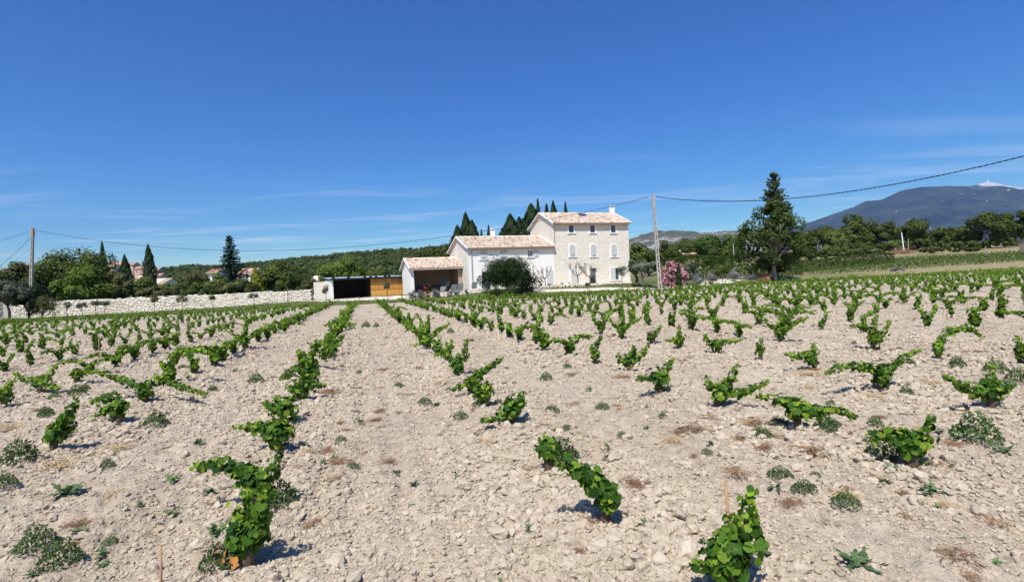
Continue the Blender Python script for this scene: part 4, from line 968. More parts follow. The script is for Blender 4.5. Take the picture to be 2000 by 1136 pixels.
# trees behind the wall on the left
L_ = [('broad', 'thicket_tree', 'leafy thicket hiding the bungalow wall beside the golden conifer', 476, 541, 70, 90, oakM, .26, 2000, 26, 31), ('broad', 'thicket_tree', 'thicket in front of the tiled roof left of the spruce', 412, 543, 60, 91, oakM, .26, 1800, 26, 32), ('broad', 'thicket_tree', 'scrub covering the wall of the orange-tiled house', 285, 562, 70, 88, scrubM, .26, 1800, 26, 33), ('broad', 'thicket_tree', 'hedge scrub right of the orange-tiled house', 338, 548, 60, 94, oakM, .26, 1800, 26, 34),
      ('broad', 'oak_tree', 'large dark bushy tree behind the wall by the concrete pole', 142, 481, 140, 98, oakM, .34, 5600, 60, 0),
      ('broad', 'lime_tree', 'bright yellow-green tree in front of the large dark one', 157, 517, 112, 88, lightM, .28, 3600, 42, 1),
      ('broad', 'oak_tree', 'scrubby tree behind the leaning concrete pole', 38, 505, 90, 96, scrubM, .30, 2400, 30, 2),
      ('broad', 'oak_tree', 'dull green tree at the far end of the wall', -25, 512, 90, 92, oakM, .3, 2000, 30, 3),
      ('broad', 'thicket_tree', 'low olive-green thicket below the thin cypresses', 225, 535, 70, 92, scrubM, .28, 2200, 28, 4),
      ('broad', 'thicket_tree', 'dark thicket beneath the village cypresses', 265, 541, 75, 95, oakM, .28, 2200, 28, 5),
      ('broad', 'thicket_tree', 'low scrub in front of the nearest tiled roof', 320, 556, 70, 90, scrubM, .26, 2000, 26, 6),
      ('broad', 'ash_tree', 'brownish thin-crowned tree left of the blue spruce', 380, 527, 70, 100, scrubM, .26, 1900, 30, 7),
      ('broad', 'lime_tree', 'light green tree just left of the blue spruce', 420, 531, 50, 94, lightM, .26, 1500, 24, 8),
      ('broad', 'thicket_tree', 'bramble thicket below the blue spruce', 455, 549, 80, 88, scrubM, .24, 2200, 28, 9),
      ('broad', 'thicket_tree', 'dark bramble mass along the top of the wall', 385, 556, 80, 86, oakM, .24, 2200, 28, 10),
      ('broad', 'oak_tree', 'dense green tree right of the golden conifer', 542, 509, 78, 100, oakM, .3, 2900, 36, 11),
      ('broad', 'oak_tree', 'round green tree behind the staked sapling', 582, 522, 60, 97, oakM, .28, 2200, 30, 12),
      ('broad', 'thicket_tree', 'low olive scrub left of the garage wall', 600, 540, 60, 90, scrubM, .25, 1600, 24, 13),
      ('broad', 'lime_tree', 'wide fresh green tree behind the garage', 668, 503, 112, 112, lightM, .3, 4200, 48, 14),
      ('broad', 'oak_tree', 'dark tree between garage and pool house', 738, 520, 70, 112, oakM, .3, 2200, 30, 15),
      ('broad', 'oak_tree', 'dark tree close behind the pool house roof', 845, 478, 84, 108, oakM, .3, 3000, 36, 16),
      ('broad', 'oak_tree', 'dark tree at the rear corner of the white house', 885, 470, 70, 104, oakM, .3, 2600, 34, 17)]
for k, nm, lb, px, yt, w, d, mt, lf, nl, nc, sd in L_:
    broad_tree(nm, lb, 'tree', px, yt, w, d, mt, lf, nl, nc, seed=sd, low=-.8)
broad_tree('olive_tree', 'old grey olive on a forked trunk at the end of the wall', 'tree', 12, 546, 74, 60, oliveM, .15, 3600, ybot=598, bark=barkM, seed=21)
broad_tree('olive_tree', 'dark broad olive behind the forked one', 'tree', 52, 552, 62, 64, bushM, .16, 3000, ybot=606, bark=barkM, seed=22)
shrub('garden_shrub', 'bushy green shrub at the start of the bare wall', 'shrub', 82, 575, 621, 52, 62, scrubM, .13, 2000, 26, seed=23)
for px, yt, w, d, lb in ((199, 471, 13, 128, 'thin cypress standing left of the church tower'), (243, 497, 22, 122, 'pointed cypress in front of the church'), (289, 477, 22, 118, 'tall dense cypress right of the village houses')):
    conic_tree('cypress', lb, 'tree', px, yt, w * .82, d, cypM, nl=3400, leaf=.24, seed=2)
spruce('blue_spruce', 'dark blue spruce with layered branches behind the wall', 447, 455, 92, 98, spruceM, seed=8, droop=.30, whorls=30)
conic_tree('golden_cypress', 'golden yellow conical conifer beside a tiled roof', 'tree', 498, 520, 36, 93, yellowM, nl=2200, leaf=.22, prof='cone', seed=3)
for px, yt, w, d, lb in ((893, 440, 24, 98, 'short cypress at the left of the group behind the white roof'), (909, 415, 22, 100, 'tallest cypress of the group behind the white roof'), (922, 430, 22, 98, 'broad cypress right of the tallest one behind the white roof'),
                         (940, 448, 7, 130, 'tiny far cypress tip over the white roof'), (954, 440, 10, 120, 'thin far cypress beside the small chimney'),
                         (996, 418, 34, 92, 'bushy dark cypress left of the stone gable'), (1014, 424, 28, 94, 'dark cypress between two taller ones'), (1037, 398, 40, 93, 'big dark cypress touching the stone gable'), (1050, 389, 12, 99, 'slim cypress spire above the stone gable'),
                         (1067, 399, 14, 100, 'small cypress tip behind the roof ridge'), (1080, 393, 18, 100, 'pointed cypress tip behind the ridge tiles'), (1104, 395, 10, 100, 'narrow cypress tip over the ridge near the skylight')):
    conic_tree('cypress', lb, 'tree', px, yt, w * (1.3 if w > 18 else 1.2), d, cypM, nl=4200 if w > 12 else 1000, leaf=.28, prof='cypress', seed=4)
# right background wood
for i, (px, yt, w, d, mt, lb) in enumerate([
    (1265, 486, 60, 150, oakM, 'dark tree behind the olive and the pole'), (1300, 474, 70, 160, oakM, 'dark tree left of the small orange-roofed house'), (1335, 468, 70, 175, oakM, 'dark tree behind the small orange-roofed house'),
    (1386, 455, 66, 150, pineM, 'light green pine right of the small orange-roofed house'), (1428, 458, 60, 150, pineM, 'light green pine beside the big walnut'), (1405, 478, 70, 125, oakM, 'dark round tree under the light green pines'),
    (1560, 452, 70, 150, oakM, 'dark oak behind the big walnut'), (1606, 440, 70, 150, oakM, 'oak at the left end of the wood'), (1640, 446, 66, 140, oakM, 'low oak in front of the mountain foot'), (1672, 421, 66, 155, oakM, 'tall rounded oak below the mountain spur'),
    (1715, 434, 66, 150, oakM, 'broad oak between the tall rounded one and the leaning post'), (1752, 437, 60, 155, oakM, 'oak behind the leaning white post'), (1787, 423, 54, 150, oakM, 'domed oak right of the leaning white post'), (1830, 446, 70, 155, oakM, 'lower oak right of the domed one'),
    (1872, 440, 70, 150, oakM, 'oak left of the largest crown'), (1930, 408, 96, 140, oakM, 'largest round oak crown of the wood'), (1985, 425, 60, 150, oakM, 'oak behind the farm building'), (2020, 405, 70, 140, oakM, 'tall oak at the end of the wood'), (1905, 470, 60, 128, oakM, 'low dark oak under the largest crown'),
    (1575, 484, 50, 118, oakM, 'low thicket at the foot of the wood beside the walnut'), (1612, 487, 56, 120, oakM, 'low thicket beside the thin wooden post'), (1655, 488, 56, 118, oakM, 'low thicket behind the dense vine row'), (1705, 487, 50, 118, oakM, 'low thicket left of the brush heap'), (1820, 482, 50, 124, scrubM, 'scrubby bush on the dry bank'), (1885, 484, 60, 124, oakM, 'rounded bush on the dry bank under the largest crown'),
    (1690, 470, 70, 135, oakM, 'shrubby oak at the edge of the wood'), (1665, 486, 40, 124, scrubM, 'yellow-green shrub at the edge of the wood'), (1630, 476, 60, 132, oakM, 'small oak beside the thin post'), (1800, 465, 70, 138, oakM, 'bushy oak right of the brown brush heap'), (1850, 470, 70, 136, oakM, 'bushy oak near the dry bank'), (1745, 468, 60, 140, oakM, 'bushy oak behind the brown brush heap'), (1960, 460, 70, 138, oakM, 'bushy oak beside the farm building')]):
    d = d * 1.3 if px > 1550 else d
    broad_tree('pine_tree' if mt is pineM else 'oak_tree', lb, 'tree', px, yt, w, d, mt, .50 if d > 160 else .36, 3000, 36, seed=100 + i, low=-.8, group='trees of the wood' if px > 1550 else None)
shrub('blue_shrub', 'grey-blue shrub at the far corner of the vineyard', 'shrub', 1748, 521, 534, 28, 92, lavM, .16, 800, seed=31)
P = at(1762, 495, 166); pr = tree_root('brush_heap', 'heap of brown dead brushwood below the leaning post', 'brushwood', P[0], 166); r = np.random.default_rng(3); m_ = MB()
for k in range(260):
    c = np.array([r.normal(0, 1.8), r.normal(0, .8), 0]); c[2] = abs(r.normal(0, 1.1)) * max(.1, 1 - abs(c[0]) / 4.2); d = r.normal(0, .6, 3); m_.tube([c - d, c + d], [.03, .015], 3)
m_.build('twigs', plain('dead_brush', (.24, .12, .07), (.36, .20, .12), 3), pr)

# far vineyard stuff, green band on the right
r = np.random.default_rng(9); n_ = 38000
k = r.integers(0, 17, n_); u_ = r.uniform(0, 1, n_); yy = 93 + k * 2.4; xx = 52 + u_ * 110
yy = yy + .18 * (xx - 42) * .35 + r.normal(0, .18, n_); ok = yy > edge(xx) + 9; xx, yy = xx[ok], yy[ok]; n_ = len(xx)
C = np.stack([xx, yy, terr(xx, yy) + r.uniform(.05, 1.0, n_) * (.75 + .25 * np.sin(xx * 5.2))], -1); V, Fq = rhombs(C, np.array([0, -.3, 1.]) + r.normal(0, .6, (n_, 3)), .26 * r.uniform(.6, 1.3, n_), r, .8)
o = link('far_vineyard', big_mesh('far_vineyard', V, Fq, np.clip(.5 + r.normal(0, .25, n_), 0, 1)), None, hedgeM); tag(o, 'dense green vine rows of the next vineyard before the wood', 'vines', kind='stuff')

# grass tufts on the verge between field and garden
r = np.random.default_rng(21); V = []; n_ = 15000; gxx = r.uniform(-75, 75, n_); gd = r.uniform(-.9, 1, n_) ** 1 + r.uniform(0, 9, n_) * (gxx < 22); gyy = edge(gxx) + gd
B = np.stack([gxx, gyy, terr(gxx, gyy)], -1); hh = r.uniform(.06, .22, n_) * (1 + .8 * (r.random(n_) < .06)); th = r.uniform(0, 6.28, n_); lean = r.normal(0, .06, (n_, 2))
s_ = np.stack([np.cos(th), np.sin(th), np.zeros(n_)], -1) * .06; T = B + np.concatenate([lean, hh[:, None]], 1)
V = np.stack([B - s_, B + s_, T], 1).reshape(-1, 3)
o = link('verge_grass', big_mesh('verge_grass', V, np.arange(n_ * 3).reshape(-1, 3), r.uniform(0, 1, n_)), None, grassM); tag(o, 'rough grass on the verge between vineyard and garden', 'grass', kind='stuff')

# ------------------------------------------------------------------ vines
LEAF = np.array([(0, 0), (.18, -.20), (.42, -.14), (.47, .05), (.56, .20), (.48, .36), (.42, .54), (.24, .60), (0, .80), (-.24, .60), (-.42, .54), (-.48, .36), (-.56, .20), (-.47, .05), (-.42, -.14), (-.18, -.20)], float)
def leaf_v(P, cup): 
    x, y = P[:, 0], P[:, 1]; return np.stack([x, y - .15, cup * (.30 * np.abs(x) - .55 * x * x) - .22 * cup * np.clip(y - .25, 0, 1) ** 2 * 1.5], -1)
def single_leaf_mesh(i):
    r = np.random.default_rng(i); P = LEAF * r.uniform(.88, 1.12, LEAF.shape); v = leaf_v(P, r.uniform(.6, 1.5)); v[:, 2] += r.normal(0, .03, len(v)); v = np.vstack([v, [[0, .1, -.02]]]); n = len(P)
    me = bpy.data.meshes.new('leaf'); me.from_pydata([tuple(q) for q in v], [], [(k, (k + 1) % n, n) for k in range(n)]); me.update(); me.polygons.foreach_set('use_smooth', np.ones(n, bool)); me.materials.append(leafM); return me
LEAVES = [single_leaf_mesh(i) for i in range(8)]
LOWP = np.array([(0, -.02), (.38, -.16), (.48, .06), (.54, .22), (.38, .55), (0, .82), (-.38, .55), (-.54, .22), (-.48, .06), (-.38, -.16)], float); LOW = leaf_v(LOWP, 1.0)
FARP = np.array([(0, -.1), (.5, .1), (0, .8), (-.5, .1)], float); FAR = leaf_v(FARP, 1.0)
def vine_leaves(arms, r, dens=1.0, head=.22, headr=.15, size=.066):
    headr *= .68; head *= .66
    """arms: list of polylines from the vine's foot; returns centres, normals, tip directions, sizes, tints"""
    C, N, T, Sz, tt = [], [], [], [], []
    for A in arms:
        seg = np.linalg.norm(np.diff(A, axis=0), axis=1); cum = np.concatenate([[0], np.cumsum(seg)]); L = cum[-1]; n = max(8, int(L / .0040 * dens))
        s = np.sort(r.uniform(.04, 1, n)); p = np.stack([np.interp(s * L, cum, A[:, i]) for i in range(3)], -1); d = unit(np.stack([np.interp(np.minimum(s * L + .03, L), cum, A[:, i]) for i in range(3)], -1) - p + 1e-6)
        w = unit(np.cross(d, r.normal(size=(n, 3)))); rad_ = (.050 * (1 - s) + .026) * r.uniform(.45, 1.25, n) * (.72 + .55 * (np.sin(s * r.uniform(14, 30) + r.uniform(0, 6)) * .5 + .5)) * (1 + .7 * (r.random(n) < .08)); c = p + w * rad_[:, None]; c[:, 2] += .01
        C.append(c); N.append(w * .95 + np.array([-.04, -.10, .38]) + r.normal(0, .38, (n, 3))); T.append(w * .8 + d * .35 + np.array([0, 0, -.75]) + r.normal(0, .25, (n, 3)))
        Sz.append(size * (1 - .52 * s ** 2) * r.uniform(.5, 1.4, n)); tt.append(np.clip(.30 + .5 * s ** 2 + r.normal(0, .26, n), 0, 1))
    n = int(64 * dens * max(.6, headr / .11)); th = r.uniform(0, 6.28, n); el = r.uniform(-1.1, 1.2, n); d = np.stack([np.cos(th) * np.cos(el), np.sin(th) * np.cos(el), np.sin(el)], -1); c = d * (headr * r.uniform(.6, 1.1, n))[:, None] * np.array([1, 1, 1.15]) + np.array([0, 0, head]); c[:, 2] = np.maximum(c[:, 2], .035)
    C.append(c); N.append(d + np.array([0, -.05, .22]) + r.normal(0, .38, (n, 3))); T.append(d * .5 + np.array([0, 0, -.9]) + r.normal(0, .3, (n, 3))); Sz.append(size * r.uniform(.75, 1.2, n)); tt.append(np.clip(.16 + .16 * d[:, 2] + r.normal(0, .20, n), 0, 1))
    return map(np.concatenate, (C, N, T, Sz, tt))
def frames(N, T):
    N = unit(N); T = unit(T - N * np.sum(T * N, 1, keepdims=True)); B = np.cross(T, N); return B, T, N
def joined(C, N, T, Sz, base):
    B, T, N = frames(N, T); k = len(base)
    V = C[:, None] + Sz[:, None, None] * (base[None, :, 0:1] * B[:, None] + base[None, :, 1:2] * T[:, None] + base[None, :, 2:3] * N[:, None]); return V.reshape(-1, 3), np.arange(len(C) * k).reshape(-1, k)
def vine_wood(root, arms, r, share=None):
    m_ = MB(); m_.tube(catmull([(0, 0, -.06), (r.normal(0, .02), r.normal(0, .02), .08), (r.normal(0, .025), r.normal(0, .025), .20)], 3), [.045, .044, .04, .036, .034, .04, .045], 7); tr = m_.mesh('trunk', smooth=True)
    c_ = MB()
    for A in arms: c_.tube(A, np.linspace(.012, .004, len(A)), 4)
    return tr, c_.mesh('canes')
near_pos = []
def near_vine(label, base, arms, lean=0.0, head=.24, headr=.15, dens=1.0, single=True, size=.060, seed=None, z=0, dead=False, deps=None):
    r = np.random.default_rng(int(base[0] * 3 + base[1]) if seed is None else seed); g = gnd(*base); X, Y = g[0], g[1]; near_pos.append((X, Y)); zb = soil_z(X, Y); O = np.array([X, Y, zb]); polys = []
    for i, a in enumerate(arms):
        dep = (deps[i] if deps else r.uniform(-.12, .12)) + lean; pts = [np.array([0, 0, .10]), np.array([0, 0, .20])]
        for j, (px, py) in enumerate(a):
            q = at(px, py, Y + dep * (j + 1) / len(a)) - O; q[2] = max(q[2], .06); pts.append(q)
        polys.append(catmull(pts, 7))
    root = empty('grapevine', O); tag(root, label, 'vine', 'bush vines of the vineyard')
    tr, cn = vine_wood(root, polys, r); link('trunk', tr, root, vineWoodM); link('canes', cn, root, caneM)
    C, N, T, Sz, tt = vine_leaves(polys, r, dens, head, headr, size)
    if single:
        order = np.argsort(-Sz * (C[:, 1] < .3) - .02 * r.random(len(C))); mx = min(300, len(C)); sel = order[:mx]; rest = order[mx:]; B, T2, N2 = frames(N, T)
        for i in sel:
            o = link('leaf', LEAVES[i % 8], root); mm = Matrix.Identity(4)
            for q in range(3): mm[q][0], mm[q][1], mm[q][2], mm[q][3] = B[i][q] * Sz[i], T2[i][q] * Sz[i], N2[i][q] * Sz[i], C[i][q]
            o.matrix_local = mm
        if len(rest):
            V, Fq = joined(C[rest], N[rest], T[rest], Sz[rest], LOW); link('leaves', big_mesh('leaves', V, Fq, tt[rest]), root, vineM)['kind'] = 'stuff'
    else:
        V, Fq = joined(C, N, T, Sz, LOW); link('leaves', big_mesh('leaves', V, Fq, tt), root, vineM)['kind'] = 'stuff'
    if dead:
        for dx, dz in ((-.09, .05), (-.03, .02), (-.12, .10)):
            o = link('dead_leaf', LEAVES[3].copy(), root); o.data.materials.clear(); o.data.materials.append(deadLeafM); o.location = (dx, -.10, dz + .03); o.scale = (.075, .075, .075); o.rotation_euler = (1.2, .4 + dx * 5, dx * 9)
    return root
NV = [
 ('tall bushy column vine with orange dead leaves at its foot', (480, 1102), [[(468, 1040), (485, 958)], [(500, 1030), (520, 948)], [(455, 1055), (478, 1000)], [(505, 1060), (515, 1000)]], dict(head=.22, headr=.14, dead=True)),
 ('vine with a long leafy arm held out level over a dark weed', (505, 992), [[(470, 922), (425, 905), (374, 914)], [(525, 930), (546, 888)]], dict()),
 ('vine with a short left arm behind the level-armed one', (545, 888), [[(520, 836), (458, 834)], [(540, 850), (538, 825)], [(560, 850), (572, 832)], [(525, 860), (518, 838)]], dict(headr=.22)),
 ('compact round vine ahead of the short-armed one', (555, 832), [[(530, 795), (516, 786)], [(545, 790), (540, 772)], [(565, 795), (575, 772)]], dict(headr=.26)),
 ('vine with a stubby right arm beside a dry bush', (590, 785), [[(605, 755), (637, 752)], [(575, 760), (556, 755)], [(592, 755), (588, 735)]], dict(headr=.22)),
 ('vine with a low trailing left arm in the shed row', (607, 758), [[(580, 718), (546, 742)], [(600, 725), (598, 700)], [(615, 730), (622, 712)]], dict(headr=.22)),
 ('young vine tied beside the tall bamboo stake', (1428, 1165), [[(1440, 1060), (1472, 957)], [(1405, 1075), (1432, 1010)], [(1385, 1105), (1352, 1100)], [(1460, 1070), (1475, 1000)]], dict(headr=.15)),
 ('vine arching over to one side out of a grey weed', (1190, 1027), [[(1172, 962), (1125, 918), (1062, 885)], [(1185, 965), (1150, 930), (1100, 905)], [(1195, 985)]], dict(headr=.11)),
 ('short vine half smothered by a dark bushy weed', (1075, 925), [[(1062, 885), (1048, 872)], [(1088, 866)]], dict(headr=.12)),
 ('small vine with one drooping arm and one twin upright shoot', (1005, 842), [[(975, 818), (940, 832)], [(1015, 790), (1018, 765)], [(1028, 790)]], dict()),
 ('dense round vine with a pale leafy side', (948, 802), [[(935, 770), (925, 775)], [(955, 765)]], dict(headr=.18)),
 ('vine with a long shoot rising right towards the house', (925, 775), [[(905, 750), (886, 784)], [(945, 725), (984, 700)], [(920, 735)]], dict()),
 ('vine with twin upright shoots like horns', (895, 737), [[(878, 700), (872, 668)], [(905, 700), (912, 662)], [(895, 690)]], dict()),
 ('vine leaning left with a curled shoot', (872, 705), [[(862, 690), (848, 695)], [(880, 680), (882, 663)]], dict(single=False)),
 ('V-shaped vine with a drooping left arm and upright right arm', (1778, 926), [[(1735, 850), (1692, 853)], [(1800, 870), (1822, 812)]], dict(headr=.13)),
 ('vine with two long arms spread wide and a short middle shoot', (1560, 847), [[(1530, 785), (1478, 772)], [(1590, 808), (1630, 800), (1672, 828)], [(1567, 782)]], dict()),
 ('three-armed vine with its right arm stretched low', (1410, 802), [[(1390, 760), (1378, 737)], [(1425, 745), (1443, 712)], [(1445, 768), (1502, 744)]], dict()),
 ('vine with red leaves at the foot and a left arm', (1292, 770), [[(1270, 738), (1243, 740)], [(1300, 720), (1317, 702)], [(1285, 715)]], dict(headr=.17)),
 ('three-pronged vine shaped like a trident', (1230, 730), [[(1212, 705), (1207, 690)], [(1235, 695), (1240, 673)], [(1252, 695), (1268, 672)]], dict()),
 ('single upright vine bent at the top', (1163, 717), [[(1158, 685), (1175, 655)]], dict(headr=.13)),
 ('wide vine with a long arm to each side like a bird', (1722, 764), [[(1700, 718), (1650, 715), (1610, 730)], [(1740, 715), (1795, 683)]], dict(headr=.16)),
 ('vine with a drooping arm, an upright shoot and a bulge', (1935, 802), [[(1900, 765), (1840, 733)], [(1935, 760), (1937, 714)], [(1965, 760), (1978, 750)]], dict(headr=.16)),
 ('vine with a leaning left arm and thick upright shoot', (1585, 727), [[(1560, 695), (1533, 692)], [(1590, 690), (1588, 670)]], dict(single=False)),
 ('vine that climbs and arches over to a hanging tip', (1832, 712), [[(1838, 665), (1858, 646), (1895, 642), (1920, 662)]], dict(single=False, headr=.12)),
 ('tall vase-shaped vine with three arms', (1710, 692), [[(1690, 640), (1660, 637)], [(1705, 640), (1713, 614)], [(1725, 650), (1738, 627)]], dict(single=False, headr=.17)),
 ('upright vine leaning at the edge of the plot', (2000, 717), [[(1990, 680), (1985, 655)], [(2005, 670)]], dict(single=False)),
 ('low V-shaped vine with a level right arm', (1400, 692), [[(1385, 670), (1375, 652)], [(1420, 668), (1450, 663)]], dict(single=False)),
 ('small single-stemmed vine on a bare reddish foot', (1485, 707), [[(1484, 680), (1487, 661)]], dict(single=False, headr=.09, head=.3)),
 ('conical vine with a side shoot', (1327, 684), [[(1325, 655), (1327, 633)], [(1312, 665), (1300, 664)], [(1336, 660)]], dict(single=False)),
 ('club-shaped vine leaning right', (1272, 674), [[(1282, 650), (1291, 635)]], dict(single=False, headr=.16)),
 ('tall vine leaning right with a ragged foot of weeds', (110, 882), [[(122, 830), (155, 770)], [(140, 840), (143, 825)], [(105, 840)]], dict(head=.26)),
 ('umbrella-shaped vine with drooping left arms', (232, 828), [[(222, 775), (175, 785)], [(210, 800), (182, 814)], [(235, 785)]], dict(headr=.17)),
 ('vine with two very long arms spread flat over the soil', (283, 790), [[(262, 750), (225, 738), (188, 724)], [(305, 742), (345, 752), (405, 786)], [(290, 755)]], dict(headr=.17)),
 ('vine with forked arms beside a grey weed', (80, 768), [[(50, 742), (24, 726)], [(92, 735), (115, 708)], [(105, 765), (120, 764)]], dict(single=False)),
 ('bushy vine leaning right at the plot edge', (8, 797), [[(12, 755), (32, 742)], [(0, 760)]], dict(single=False, headr=.18)),
 ('short vine with a grey weed on top', (150, 746), [[(150, 720)], [(170, 728), (190, 724)]], dict(single=False)),
]
for lb, b, a, kw in NV: near_vine(lb, b, a, **kw)
NLAB = [q[0] for q in NV]
NPX = np.array(near_pos)

# vine kinds shared by the rest of the plot
KINDS = []
klab = ['bush vine with two arms spread wide', 'bush vine with one arm trailing aside', 'upright bush vine with two shoots', 'bush vine with three rising arms', 'compact round bush vine', 'bush vine arching over to one side', 'slim single-shoot bush vine', 'bush vine with flat arms reaching along its row']
def kind_arms(k, r):
    j = lambda s=.06: r.normal(0, s)
    if k == 0: return [[(-.25, j(), .38), (-.62, j(), .34 + j())], [(.25, j(), .40), (.62, j(), .42 + j())]]
    if k == 1: return [[(-.2, j(), .40), (-.60, j(), .22)], [(.05, j(), .52)]]
    if k == 2: return [[(-.12, j(), .42), (-.20, j(), .68)], [(.12, j(), .42), (.22, j(), .62)]]
    if k == 3: return [[(-.22, j(), .42), (-.40, j(), .55)], [(.02, j(), .45), (.06, j(), .72)], [(.24, j(), .40), (.46, j(), .52)]]
    if k == 4: return [[(-.12, j(), .42)], [(.12, j(), .45)], [(0, .12, .48)]]
    if k == 5: return [[(.08, j(), .48), (.32, j(), .62), (.62, j(), .48)], [(-.1, j(), .42)]]
    if k == 6: return [[(.03, j(), .42), (.10, j(), .70)]]
    return [[(-.1, -.3, .36), (-.12, -.7, .34)], [(.1, .3, .38), (.12, .7, .40)], [(.05, .05, .5)]]
for k in range(8):
    for v in range(2):
        r = np.random.default_rng(900 + k * 7 + v); arms = [catmull([np.array([0, 0, .1]), np.array([0, 0, .2])] + [np.array(p, float) * np.array([1.22, 1.22, 1.0]) for p in a], 6) for a in kind_arms(k, r)]
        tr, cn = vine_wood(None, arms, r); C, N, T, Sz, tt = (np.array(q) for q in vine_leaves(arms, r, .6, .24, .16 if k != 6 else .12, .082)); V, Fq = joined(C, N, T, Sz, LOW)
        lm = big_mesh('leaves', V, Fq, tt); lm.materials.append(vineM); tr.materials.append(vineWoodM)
        nf = int(len(C) * .40); q = r.choice(len(C), nf, False); VF = joined(C[q], N[q], T[q], Sz[q] * 1.6, FAR)
        KINDS.append((k, tr, lm, VF, tt[q]))
nodes = []
for k in range(-40, 48):
    ac = ROW0 + ROWS * k; al = -20 + rng.uniform(0, 1.2)
    while al < 160:
        al += 1.2 + rng.normal(0, .07)
        if rng.random() < .07: continue
        p = RD * al + RN * (ac + rng.normal(0, .07)); x, y = p
        if y < 2.2 or y > edge(x) - .9 or abs(math.atan2(x, y)) > rad(50): continue
        r0 = math.hypot(x, y)
        if np.min(np.hypot(NPX[:, 0] - x, NPX[:, 1] - y)) < .8: continue
        px = 1000 + FPX * x / y
        if r0 < 9.2 and -150 < px < 2150: continue
        if r0 < 4: continue
        nodes.append((r0, x, y, k))
nodes.sort()
rowname = {-2: 'third row left of bare lane', -1: 'second row left of bare lane', 0: 'row bordering bare lane, left', 1: 'row bordering bare lane, right', 2: 'second row right of bare lane', 3: 'third row right of bare lane', 4: 'fourth row right of bare lane'}
NI = 300 - len(NV); FV, FF, FT, off = [], [], [], 0
for i, (r0, x, y, k) in enumerate(nodes):
    kd, tr, lm, VF, tq = KINDS[rng.integers(0, len(KINDS))] if not (-3 < k < 3 and rng.random() < .25) else KINDS[14 + rng.integers(0, 2)]; rz = float(rng.uniform(-.7, .7) + (math.pi if rng.random() < .5 else 0)) - (ROWA if kd == 7 else 0); sc = float(rng.uniform(.76, 1.14) * (.9 if k < -1 else 1)); zb = soil_z(x, y)
    if kd == 7: rz = -ROWA + rng.normal(0, .2)
    if i < NI:
        e = empty('grapevine', (x, y, zb), rz); e.scale = (sc, sc, sc * float(rng.uniform(.9, 1.1)))
        where = rowname.get(k, 'rows towards the stone wall' if k < 0 else 'rows towards the big walnut tree')
        tag(e, klab[kd] + ', ' + where, 'vine', 'bush vines of the vineyard')
        link('trunk', tr, e); link('leaves', lm, e)['kind'] = 'stuff'
    else:
        V, Fq = VF; c, s = math.cos(rz), math.sin(rz); W_ = V * sc; W_ = np.stack([W_[:, 0] * c - W_[:, 1] * s + x, W_[:, 0] * s + W_[:, 1] * c + y, W_[:, 2] + zb], -1)
        FV.append(W_); FF.append(Fq + off); FT.append(tq); off += len(W_)
o = link('distant_vines', big_mesh('distant_vines', np.concatenate(FV), np.concatenate(FF), np.concatenate(FT)), None, vineM); tag(o, 'many small distant vines in rows near the grass verge', 'vines', kind='stuff')
print('VINES', len(nodes), 'far', len(FV))

# bamboo stakes
def stake(px0, py0, base, r_, label):
    g = gnd(*base); Y = g[1]; tp = at(px0, py0, Y); zb = soil_z(g[0], Y); root = empty('bamboo_stake', (g[0], Y, zb)); tag(root, label, 'stake'); e = tp - np.array([g[0], Y, zb])
    MB().tube([(0, 0, -.1), tuple(e * .5 + np.array([.006, 0, 0])), tuple(e)], [r_, r_ * .95, r_ * .9], 8).build('cane', bambooM, root, smooth=True)
    for t in (.25, .5, .72): p = e * t; MB().tube([tuple(p - e * .006), tuple(p), tuple(p + e * .006)], [r_ * 1.02, r_ * 1.22, r_ * 1.0], 8).build('node', bambooM, root, smooth=True)
stake(1417, 940, (1428, 1150), .010, 'brown bamboo stake beside the young tall vine'); stake(314, 1064, (311, 1215), .007, 'short bamboo stake standing in bare soil'); stake(193, 663, (193, 712), .010, 'thin pale stake among the spreading vines')

# ------------------------------------------------------------------ weeds
def blades(r, n, L, wid, el0, el1, seg=3, serr=0.0):
    V, Fs, tt = [], [], []
    for k in range(n):
        th = r.uniform(0, 6.28); el = r.uniform(el0, el1); l = L * r.uniform(.5, 1.1); d = np.array([math.cos(th) * math.cos(el), math.sin(th) * math.cos(el), math.sin(el)]); s = np.array([-math.sin(th), math.cos(th), 0]); b = len(V); p = np.array([r.normal(0, .012), r.normal(0, .012), 0.01])
        for q in range(seg + 1):
            f = q / seg; c = p + d * l * f + np.array([0, 0, -.35 * l * f * f * math.cos(el)]); w = wid * math.sin(math.pi * (.12 + .86 * f)) * (1 + serr * (1 if q % 2 else -1)); c[2] = max(c[2], .008); V += [tuple(c - s * w), tuple(c + s * w)]
            if q: Fs.append((b + 2 * q - 2, b + 2 * q - 1, b + 2 * q + 1, b + 2 * q)); tt.append(r.uniform(0, 1))
    return np.array(V), np.array(Fs), np.array(tt)
WA, WB, WD, WS = [], [], [], []
